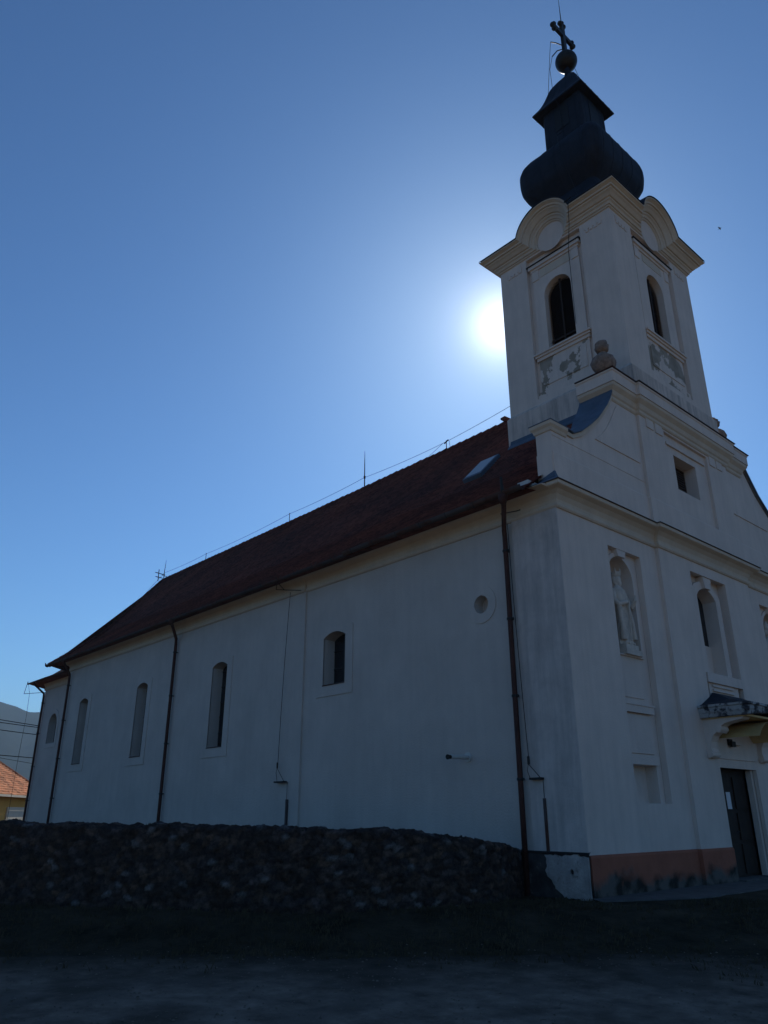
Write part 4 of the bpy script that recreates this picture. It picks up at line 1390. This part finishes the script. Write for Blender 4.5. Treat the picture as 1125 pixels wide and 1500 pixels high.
# ------------------------------------------------------------------ statues in the niches
def statue(cy, label, mirror=1, crown=True):
    x, z = -0.30, 5.20
    cy += 0.10
    e = empty("statue", (x, cy, z), label, "statue", "stone saints in the facade niches")
    bm = new()
    box(bm, x - 0.28, x + 0.28, cy - 0.36, cy + 0.36, z + 0.0, z + 0.13)
    box(bm, x - 0.23, x + 0.23, cy - 0.28, cy + 0.28, z + 0.131, z + 0.26)
    link("pedestal", bm, 'statue', e)
    bm = new()
    b0 = z + 0.26
    n = 40
    H = 1.0
    prof = [(0.0, .27, .20), (.05, .28, .21), (.25, .25, .19), (.5, .235, .18), (.8, .23, .17), (1.0, .235, .165), (1.15, .25, .17), (1.32, .285, .17), (1.43, .26, .15), (1.50, .15, .11), (1.54, .075, .075), (1.60, .07, .075)]
    rings = []
    for h, ry, rx in prof:
        amp = 0.11 * max(0, 1 - h / 1.35) + 0.015
        if h > 1.45: amp = 0
        sway = 0.04 * math.sin(h * 2.4) * mirror
        rings.append([(x + rx * math.cos(2 * math.pi * k / n) * (1 + amp * math.sin(9 * 2 * math.pi * k / n + h * 1.5)),
                       cy + sway + ry * math.sin(2 * math.pi * k / n) * (1 + amp * math.sin(9 * 2 * math.pi * k / n + h * 1.5 + 0.6)), b0 + h) for k in range(n)])
    loft(bm, rings)
    sw = 0.04 * math.sin(1.6 * 2.4) * mirror
    def sph(px, py, pz, rr, sc=(1, 1, 1)):
        bmesh.ops.create_uvsphere(bm, u_segments=16, v_segments=12, radius=rr, matrix=Matrix.Translation((px, py, pz)) @ Matrix.Diagonal((*sc, 1)))
    hy = cy + sw * 0.3
    sph(x + 0.01, hy, b0 + 1.70, 0.115, (1.0, 0.86, 1.18))
    sph(x + 0.115, hy, b0 + 1.70, 0.022, (1.0, 0.7, 1.4))       # nose
    sph(x + 0.07, hy, b0 + 1.60, 0.075, (0.9, 0.85, 1.35))        # beard
    for s in (-1, 1):
        sph(x - 0.02, hy + s * 0.10, b0 + 1.69, 0.055, (0.9, 0.6, 1.8))   # hair
        sph(x + 0.10, hy + s * 0.04, b0 + 1.73, 0.018)
    if crown:
        lathe(bm, x, hy, [(0.10, b0 + 1.78), (0.125, b0 + 1.80), (0.14, b0 + 1.90), (0.10, b0 + 1.90)], 14)
        for k in range(6):
            a = 2 * math.pi * k / 6
            tube(bm, [(x + 0.125 * math.cos(a), hy + 0.125 * math.sin(a), b0 + 1.87), (x + 0.14 * math.cos(a), hy + 0.14 * math.sin(a), b0 + 1.99)], [0.03, 0.012], 6)
    else:
        loft(bm, [[(x + 0.11 * math.cos(t * math.pi / 5), hy + 0.12 * math.sin(t * math.pi / 5), b0 + 1.78) for t in range(10)],
                  [(x + 0.09 * math.cos(t * math.pi / 5), hy + 0.14 * math.sin(t * math.pi / 5), b0 + 1.92) for t in range(10)],
                  [(x + 0.02 * math.cos(t * math.pi / 5), hy + 0.02 * math.sin(t * math.pi / 5), b0 + 2.08) for t in range(10)]])
    mm = mirror
    # arms: upper arm, bent elbow, forearm across the body
    tube(bm, [(x, cy - 0.24 * mm, b0 + 1.38), (x + 0.04, cy - 0.33 * mm, b0 + 1.15), (x + 0.16, cy - 0.30 * mm, b0 + 0.98), (x + 0.24, cy - 0.10 * mm, b0 + 1.06), (x + 0.25, cy - 0.02 * mm, b0 + 1.09)], [0.085, 0.085, 0.075, 0.055, 0.04], 10)
    tube(bm, [(x, cy + 0.24 * mm, b0 + 1.38), (x + 0.03, cy + 0.34 * mm, b0 + 1.16), (x + 0.16, cy + 0.36 * mm, b0 + 1.02), (x + 0.26, cy + 0.33 * mm, b0 + 1.18), (x + 0.27, cy + 0.33 * mm, b0 + 1.24)], [0.085, 0.085, 0.075, 0.055, 0.04], 10)
    for k in range(4):
        tube(bm, [(x + 0.27, cy + (0.30 + 0.02 * k) * mm, b0 + 1.24), (x + 0.30, cy + (0.30 + 0.022 * k) * mm, b0 + 1.31)], 0.012, 5)
        tube(bm, [(x + 0.25, cy - 0.03 * mm, b0 + 1.06 + 0.02 * k), (x + 0.26, cy + 0.05 * mm, b0 + 1.07 + 0.02 * k)], 0.012, 5)
    # cloak hanging over the forearm, feet
    tube(bm, [(x + 0.15, cy - 0.28 * mm, b0 + 1.0), (x + 0.17, cy - 0.26 * mm, b0 + 0.5), (x + 0.14, cy - 0.2 * mm, b0 + 0.12)], [0.07, 0.06, 0.09], 8)
    tube(bm, [(x + 0.18, cy + 0.05 * mm, b0 + 1.1), (x + 0.21, cy + 0.16 * mm, b0 + 0.6), (x + 0.18, cy + 0.22 * mm, b0 + 0.15)], [0.05, 0.055, 0.08], 8)
    for s in (-1, 1): tube(bm, [(x + 0.12, cy + s * 0.09, b0 + 0.04), (x + 0.25, cy + s * 0.11, b0 + 0.03)], [0.05, 0.035], 8)
    o = link("figure", bm, 'statue', e, smooth=True)
    md = o.modifiers.new("r", 'REMESH')
    md.mode = 'VOXEL'; md.voxel_size = 0.014; md.use_smooth_shade = True
    bm = new()
    tube(bm, [(x + 0.30, cy + 0.30 * mm, b0 + 0.95), (x + 0.26, cy + 0.42 * mm, b0 + 1.45)] if not crown else [(x + 0.24, cy - 0.02, b0 + 0.1), (x + 0.27, cy + 0.02, b0 + 1.15)], 0.018, 8)
    link("staff" if not crown else "sword", bm, 'statue', e)
statue(nc1, "crowned stone saint standing in the left facade niche", 1, True)
statue(nc2, "stone saint in the right facade niche, cut by the picture's right edge", -1, False)

# ------------------------------------------------------------------ old rubble wall
def worley(U, V, seed, su, sv):
    rng = np.random.RandomState(seed)
    cu, cv = U / su, V / sv
    iu, iv = np.floor(cu).astype(int), np.floor(cv).astype(int)
    T_ = rng.rand(4096, 3)
    F1 = np.full(U.shape, 9.0); F2 = np.full(U.shape, 9.0); ID = np.zeros(U.shape, int)
    for du in (-1, 0, 1):
        for dv in (-1, 0, 1):
            a, b = iu + du, iv + dv
            h = ((a * 73856093) ^ (b * 19349663)) % 4096
            px = a + 0.15 + 0.7 * T_[h, 0] + 0.5 * (b % 2); py = b + 0.15 + 0.7 * T_[h, 1]
            d = np.sqrt((cu - px) ** 2 + (cv - py) ** 2)
            m = d < F1
            F2 = np.where(m, F1, np.minimum(F2, d)); ID = np.where(m, h, ID); F1 = np.where(m, d, F1)
    return F1, F2, ID, T_
path = [(-20.0, -17.2), (-7.35, -8.85), (-3.95, -6.45), (-2.25, -4.85), (-1.50, -3.35), (-1.15, -2.0), (-1.30, -1.0), (-1.62, -0.1)]
hts = [1.42, 1.40, 1.35, 1.32, 1.25, 1.08, 0.96, 0.86]
# smooth resample
PTS, HT = [], []
for i in range(len(path) - 1):
    p0 = Vector(path[max(0, i - 1)]); p1 = Vector(path[i]); p2 = Vector(path[i + 1]); p3 = Vector(path[min(len(path) - 1, i + 2)])
    L = (p2 - p1).length
    n = int(L / 0.035)
    for j in range(n):
        t = j / n
        if i == 0: q = p1.lerp(p2, t)
        else: q = 0.5 * ((2 * p1) + (p2 - p0) * t + (2 * p0 - 5 * p1 + 4 * p2 - p3) * t * t + (-p0 + 3 * p1 - 3 * p2 + p3) * t ** 3) if i > 1 else p1.lerp(p2, t)
        PTS.append((q.x, q.y)); HT.append(hts[i] * (1 - t) + hts[i + 1] * t)
PTS = np.array(PTS); HT = np.array(HT)
D = np.gradient(PTS, axis=0)
for _ in range(30): D = (np.roll(D, 1, 0) + np.roll(D, -1, 0) + D) / 3 if False else np.vstack([D[:1], (D[:-2] + D[1:-1] + D[2:]) / 3, D[-1:]])
D /= np.linalg.norm(D, axis=1)[:, None]
NRM = np.stack([D[:, 1], -D[:, 0]], 1)   # outwards (towards the camera)
arc = np.concatenate([[0], np.cumsum(np.linalg.norm(np.diff(PTS, axis=0), axis=1))])
rng = np.random.RandomState(5)
h0 = 46; h1 = 16; h2 = 14
nU = len(PTS)
sec = [('f', j / h0) for j in range(h0 + 1)] + [('t', (j + 1) / h1) for j in range(h1)] + [('b', (j + 1) / h2) for j in range(h2)]
TH = 0.55
V = np.zeros((nU, len(sec), 3)); CI = np.zeros((nU, len(sec), 3))
hn = np.array([noise.noise(Vector((a * 0.9, 0, 7))) * 0.10 + noise.noise(Vector((a * 3.1, 2, 7))) * 0.06 + noise.noise(Vector((a * 8, 5, 1))) * 0.06 + 0.06 * max(0, noise.noise(Vector((a * 17, 9, 1)))) for a in arc])
Htot = HT + hn * 0.62 - 0.02
for k, (kind, t) in enumerate(sec):
    if kind == 'f': off = np.zeros(nU) - 0.02 * t; z = -0.25 + (Htot + 0.25) * t; vv = z
    elif kind == 't': off = -TH * t; z = Htot + 0.03 * math.sin(math.pi * t); vv = Htot + TH * t
    else: off = -TH + 0 * Htot; z = Htot - (Htot + 0.25) * t; vv = Htot + TH + (Htot + .25) * t
    F1, F2, ID, T_ = worley(arc + 0.05 * np.sin(vv * 9 + arc * 3), vv + 0.04 * np.sin(arc * 7), 3, 0.17, 0.10)
    G1, G2, ID2, T2 = worley(arc + 5, vv + 3 + 0 * arc, 9, 0.07, 0.05)
    e = np.clip((F2 - F1) / 0.35, 0, 1)
    e2 = np.clip((G2 - G1) / 0.4, 0, 1)
    disp = 0.045 * e ** 0.6 * (0.4 + 0.9 * T_[ID, 2]) + 0.012 * e2 + 0.05 * np.array([noise.noise(Vector((a * 0.8, v * 1.3, 3))) for a, v in zip(arc, vv + 0 * arc)])
    if kind == 'f': V[:, k, :2] = PTS + NRM * (off + disp)[:, None]; V[:, k, 2] = z
    elif kind == 't': V[:, k, :2] = PTS + NRM * np.broadcast_to(off, (nU,))[:, None]; V[:, k, 2] = z + disp * 0.9
    else: V[:, k, :2] = PTS + NRM * (off - disp)[:, None]; V[:, k, 2] = z
    tone = 0.45 + 0.75 * T_[ID, 0] ** 2.2
    warm = T_[ID, 1]
    col = np.stack([0.080 * tone * (1 + 0.25 * warm), 0.064 * tone, 0.056 * tone * (1.12 - 0.3 * warm)], 1)
    bright = (T_[ID, 2] > 0.94)
    col[bright] = col[bright] * 0.6 + 0.085
    mort = (1 - e)[:, None]
    col = col * (1 - 0.6 * mort) + np.array([0.03, 0.028, 0.026]) * 0.6 * mort
    CI[:, k] = col
bm = new()
me = bpy.data.meshes.new("rubble_wall")
m_ = len(sec)
faces_ = []
idx = np.arange(nU * m_).reshape(nU, m_)
q = np.stack([idx[:-1, :-1], idx[1:, :-1], idx[1:, 1:], idx[:-1, 1:]], -1).reshape(-1, 4)
me.from_pydata(V.reshape(-1, 3).tolist(), [], q.tolist() + [idx[-1].tolist()])
ca = me.color_attributes.new("stone", 'FLOAT_COLOR', 'POINT')
ca.data.foreach_set("color", np.concatenate([CI.reshape(-1, 3), np.ones((nU * m_, 1))], 1).ravel())
for p in me.polygons: p.use_smooth = True
rm_ = bpy.data.materials.new("rubble")
rm_.use_nodes = True
n = rm_.node_tree.nodes; l = rm_.node_tree.links
b = n["Principled BSDF"]; b.inputs["Roughness"].default_value = 1; b.inputs["Specular IOR Level"].default_value = 0.08
at = n.new("ShaderNodeAttribute"); at.attribute_name = "stone"
tc = n.new("ShaderNodeTexCoord")
nz = n.new("ShaderNodeTexNoise"); nz.inputs["Scale"].default_value = 9; nz.inputs["Detail"].default_value = 10; nz.inputs["Roughness"].default_value = 0.7
l.new(tc.outputs["Object"], nz.inputs["Vector"])
mr = n.new("ShaderNodeMapRange"); mr.inputs[1].default_value = 0.3; mr.inputs[2].default_value = 0.7; mr.inputs[3].default_value = 0.35; mr.inputs[4].default_value = 1.7
l.new(nz.outputs["Fac"], mr.inputs[0])
vm = n.new("ShaderNodeVectorMath"); vm.operation = 'SCALE'
l.new(at.outputs["Color"], vm.inputs[0]); l.new(mr.outputs[0], vm.inputs[3]); l.new(vm.outputs[0], b.inputs["Base Color"])
nb = n.new("ShaderNodeTexNoise"); nb.inputs["Scale"].default_value = 30; nb.inputs["Detail"].default_value = 8
l.new(tc.outputs["Object"], nb.inputs["Vector"])
bp = n.new("ShaderNodeBump"); bp.inputs["Strength"].default_value = 0.8; bp.inputs["Distance"].default_value = 0.03
l.new(nb.outputs["Fac"], bp.inputs["Height"]); l.new(bp.outputs[0], b.inputs["Normal"])
me.materials.append(rm_)
bm.free()
wo = bpy.data.objects.new("rubble_wall", me)
COL.objects.link(wo)
tag(wo, "low old rubble stone wall in front of the church, dark and crumbling along its top", "wall")

# moss and weeds along the top of the wall, rough grass on the verge
def tufts(bm, places, h0, h1, blades):
    for x, y, z in places:
        for _ in range(blades):
            a = random.uniform(0, 6.283); h = random.uniform(h0, h1); w_ = h * random.uniform(0.05, 0.10) + 0.003
            lean = random.uniform(0.1, 0.7) * h
            ox, oy = x + random.gauss(0, 0.03), y + random.gauss(0, 0.03)
            dx, dy = math.cos(a), math.sin(a)
            p = [bm.verts.new((ox - dy * w_, oy + dx * w_, z)), bm.verts.new((ox + dy * w_, oy - dx * w_, z)),
                 bm.verts.new((ox + dx * lean * 0.4, oy + dy * lean * 0.4, z + h * 0.7)), bm.verts.new((ox + dx * lean, oy + dy * lean, z + h))]
            bm.faces.new((p[0], p[1], p[2])); bm.faces.new((p[2], p[1], p[3]))
M['grass'] = mat("dry_grass", (0.080, 0.064, 0.040), var=0.4, scale=1.2, rough=1.0, spec=0.05)
M['moss'] = mat("wall_moss", (0.030, 0.036, 0.020), var=0.4, scale=3, rough=1.0, spec=0.03)
bm = new()
pl_ = []
for _ in range(15000):
    s = random.uniform(-0.2, 6.2); t = random.uniform(-13, 14)
    s2 = s
    x, y = 0.743 * s + 0.669 * t, -0.669 * s + 0.743 * t
    if y > -0.2 and x < 1.35: continue
    if t > 0 and x < 0.1: continue
    d2 = ((PTS[::6, 0] - x) ** 2 + (PTS[::6, 1] - y) ** 2)
    k = int(np.argmin(d2)) * 6
    if (Vector((x, y)) - Vector(PTS[k])).dot(Vector(NRM[k])) < 0.05 and x < 0: continue
    dens = noise.noise(Vector((x * 0.5, y * 0.5, 2))) + (0.35 if d2.min() < 0.25 else 0) - 0.33 * max(0, s - 3.1)
    if dens < random.uniform(-0.6, 0.45): continue
    pl_.append((x, y, max(-0.36, ghz(x, y)) - 0.01))
tufts(bm, pl_, 0.025, 0.10, 6)
tag(link("grass", bm, 'grass', recalc=False), "short rough grass on the verge before the rubble wall", "grass", kind='stuff')
bm = new()
pl_ = []
for i in range(len(PTS)):
    if arc[i] < 8 or random.random() > 0.55: continue
    if noise.noise(Vector((arc[i] * 0.9, 11, 0))) < -0.1: continue
    o_ = random.uniform(-0.5, 0.03)
    pl_.append((PTS[i, 0] + NRM[i, 0] * o_, PTS[i, 1] + NRM[i, 1] * o_, Htot[i] + 0.01))
tufts(bm, pl_, 0.02, 0.06, 7)
tag(link("moss", bm, 'moss', recalc=False), "moss and tiny weeds along the top of the rubble wall", "moss", kind='stuff')

bm = new()
for _ in range(4500):
    s_q = random.uniform(3.0, 9.5); t = random.uniform(-9, 9)
    if random.random() > (s_q - 2.6) / 2.5: continue
    x, y = 0.743 * s_q + 0.669 * t, -0.669 * s_q + 0.743 * t
    rr2 = random.choice((0.008, 0.010, 0.013, 0.02)) * random.uniform(0.7, 1.2)
    c = Vector((x, y, max(-0.352, ghz(x, y)) + rr2 * 0.3))
    vs = [bm.verts.new(c + Vector((math.cos(a) * rr2 * random.uniform(.7, 1.3), math.sin(a) * rr2 * random.uniform(.7, 1.3), 0))) for a in (0, 1.3, 2.5, 3.8, 5.0)]
    tp = bm.verts.new(c + Vector((random.uniform(-.3, .3) * rr2, random.uniform(-.3, .3) * rr2, rr2 * 0.7)))
    for i in range(5): bm.faces.new((vs[i], vs[(i + 1) % 5], tp))
M['pebble'] = mat("pale_pebbles", (0.15, 0.125, 0.10), var=0.6, scale=9, rough=1.0, spec=0.05)
tag(link("pebbles", bm, 'pebble', recalc=False), "small loose pebbles scattered over the gravel road", "gravel", kind='stuff')

# ------------------------------------------------------------------ house on the left
HO = Vector((-54.5, 8.6, 0.0))      # far eave corner (plan)
az = rad(55)
nrm = Vector((math.cos(az), math.sin(az), 0))
alg = Vector((math.sin(az), -math.cos(az), 0))     # along the eave towards the left of the picture
hz = 2.78
hs = empty("house", HO, "low yellow house with orange tiled roof beyond the far end of the church", "house")
def HP(a, d, z): return HO + alg * a + nrm * d + Vector((0, 0, z))
def hbox(bm, a0, a1, d0, d1, z0, z1):
    v = [bm.verts.new(HP(a, d, z)) for z in (z0, z1) for a, d in ((a0, d0), (a1, d0), (a1, d1), (a0, d1))]
    for q in ((0, 3, 2, 1), (4, 5, 6, 7), (0, 1, 5, 4), (1, 2, 6, 5), (2, 3, 7, 6), (3, 0, 4, 7)):
        bm.faces.new([v[i] for i in q])
bm = new()
hbox(bm, 0.4, 15.6, -8.6, -0.5, -0.2, hz + 0.0)
for a in (0.4, 15.6):
    bm.faces.new([bm.verts.new(HP(a, -0.5, hz)), bm.verts.new(HP(a, -8.6, hz)), bm.verts.new(HP(a, -4.55, hz + 2.3))])
link("wall", bm, 'house_wall', hs)
bm = new()
NR = 16
for side in (0, 1):
    for i in range(NR):
        t0, t1 = i / NR, (i + 1) / NR
        def pt(a, t, h):
            d = 0.0 - 4.55 * t if side == 0 else -9.1 + 4.55 * t
            return bm.verts.new(HP(a, d, hz + 2.75 * t + h))
        nn_ = 40
        prev = None
        for k in range(nn_ + 1):
            a = 16.0 * k / nn_
            A, B, C_ = pt(a, t0, 0.09), pt(a, t1, 0.02), pt(a, t0, 0.0)
            if prev:
                bm.faces.new((prev[0], A, B, prev[1])); bm.faces.new((prev[2], C_, A, prev[0]))
            prev = (A, B, C_)
link("roof", bm, 'house_tile', hs)
bm = new()
tube(bm, [HP(0, -4.55, hz + 2.80), HP(16, -4.55, hz + 2.80)], 0.14, 8)
tube(bm, [HP(0.02, 0, hz + 0.08), HP(0.02, -4.55, hz + 2.83)], 0.09, 6)
link("ridge", bm, 'house_tile', hs)
bm = new()
hbox(bm, 0.2, 15.8, 0.02, 0.14, hz - 0.12, hz + 0.02)
link("gutter", bm, 'house_trim', hs)
for a0, a1 in ((4.5, 8.1), (10.6, 13.0)):
    bm = new()
    hbox(bm, a0, a1, -0.5, -0.42, 0.0, 2.05)
    for k in range(5): hbox(bm, a0 + 0.05, a1 - 0.05, -0.42, -0.40, 0.1 + 0.4 * k, 0.42 + 0.4 * k)
    link("garage_door", bm, 'house_trim', hs)
bm = new()
tube(bm, [HP(9.6, -3.2, hz + 1.6), HP(9.6, -3.2, hz + 4.1)], 0.05, 6)
tube(bm, [HP(9.3, -3.2, hz + 3.9), HP(10.0, -3.2, hz + 3.8)], 0.05, 6)
tube(bm, [HP(9.4, -3.2, hz + 3.55), HP(9.9, -3.2, hz + 3.5)], 0.06, 6)
link("roof_mast", bm, 'iron', hs)

# ------------------------------------------------------------------ overhead wires
CAMP = Vector((9.61, -14.17, 1.6))
def dirpx(px, py):
    return (f * FPX + R_ * (px - 562.5) - U_ * (py - 750.0)).normalized()
def atdist(px, py, dist):
    d = dirpx(px, py); h = math.hypot(d.x, d.y)
    return CAMP + d * (dist / h)
wl_ = [((0, 1054), (55, 1063), 60, "uppermost of the thin overhead wires crossing the hillside"), ((0, 1058), (55, 1065.5), 61, "second overhead wire, just under the uppermost one"),
       ((0, 1069), (53, 1076), 62, "middle overhead wire crossing the hillside alone"), ((0, 1106), (47, 1110), 63, "lowest thick overhead wire just above the orange roof"), ((0, 1110), (45, 1118), 64, "faint wire sagging from the roof mast to the church")]
for (a, b, ds, lab) in wl_:
    A = atdist(a[0], a[1], ds); B = atdist(b[0], b[1], ds + 3)
    d = B - A
    A2 = A - d * 5; B2 = B + d * 4
    bm = new()
    L = (B2 - A2).length
    pts = []
    for i in range(21):
        t = i / 20
        p = A2.lerp(B2, t)
        sg = 0.004 * L * ((2 * t - 1) ** 2)
        pts.append((p.x, p.y, p.z + sg - 0.004 * L * 0.04))
    tube(bm, pts, 0.026 if ds != 64 else 0.014, 4, False)
    o = link("overhead_wire", bm, 'wire')
    tag(o, lab, "wire", "overhead wires at the far left")

# ------------------------------------------------------------------ hills
M['hill'] = mat("wooded_hill", (0.040, 0.050, 0.035), var=0.35, scale=0.012, rough=1.0, spec=0.0)
bm = new()
rowsH = []
for j in range(22):
    row = []
    for i in range(161):
        a = rad(100 + 130 * i / 160)
        rr2 = 1300 + 95 * j
        ad = math.degrees(a)
        ridge = 222 + 62 * max(0, 1 - abs(ad - 169) / 13) ** 0.9 * 2.0
        if ad < 163.5: ridge = 222 + 62 * max(0, 1 - abs(ad - 169) / 13) ** 0.9 * 2.0
        ridge += 22 * noise.noise(Vector((ad * 0.25, 3, 1))) + 7 * noise.noise(Vector((ad * 1.3, 8, 1)))
        t = j / 14
        prof_ = math.sin(min(1, t) * math.pi / 2) ** 1.3 if t <= 1 else 1 - 0.5 * (t - 1)
        rough_ = 26 * noise.noise(Vector((ad * 0.9, j * 0.35, 5))) * math.sin(min(1, t) * math.pi)
        row.append(bm.verts.new((CAMP.x + rr2 * math.cos(a), CAMP.y + rr2 * math.sin(a), max(-3, ridge * prof_ * 1.0 + rough_ - 2))))
    rowsH.append(row)
for A, B in zip(rowsH, rowsH[1:]):
    for k in range(160): bm.faces.new((A[k], A[k + 1], B[k + 1], B[k]))
tag(link("hills", bm, 'hill', smooth=True), kind='structure')

# ------------------------------------------------------------------ bird
bp_ = atdist(1054, 335, 90)
bm = new()
tube(bm, [bp_ + Vector((-0.2, 0, 0)), bp_ + Vector((-0.05, 0, 0.02)), bp_ + Vector((0.1, 0, 0.02)), bp_ + Vector((0.2, 0, 0.03)), bp_ + Vector((0.25, 0, 0.02))], [0.015, 0.05, 0.055, 0.035, 0.008], 8)
for s in (-1, 1):
    pts = [bp_ + Vector((-0.02, 0.04 * s, 0.04)), bp_ + Vector((0.12, 0.04 * s, 0.04)), bp_ + Vector((0.07, 0.25 * s, 0.09)), bp_ + Vector((-0.06, 0.42 * s, 0.05)), bp_ + Vector((-0.04, 0.22 * s, 0.06))]
    top_ = [bm.verts.new(p + Vector((0, 0, 0.006))) for p in pts]; bo_ = [bm.verts.new(p - Vector((0, 0, 0.006))) for p in pts]
    bm.faces.new(top_); bm.faces.new(list(reversed(bo_)))
    for i in range(5):
        bm.faces.new((top_[i], top_[(i + 1) % 5], bo_[(i + 1) % 5], bo_[i]))
tag(link("bird", bm, 'iron', smooth=False), "tiny dark bird flying in the blue sky right of the tower", "bird")

# ------------------------------------------------------------------ haze
hm = bpy.data.materials.new("haze")
hm.use_nodes = True
n = hm.node_tree.nodes; l = hm.node_tree.links
n.remove(n["Principled BSDF"])
pvv = n.new("ShaderNodeVolumePrincipled")
pvv.inputs["Color"].default_value = (0.50, 0.74, 1.0, 1)
pvv.inputs["Density"].default_value = 0.00022
pvv.inputs["Anisotropy"].default_value = 0.2
l.new(pvv.outputs[0], n["Material Output"].inputs["Volume"])
bm = new()
box(bm, -5200, 5200, -5200, 5200, -8, 420)
hz_ = link("haze", bm, hm)
tag(hz_, kind='stuff')
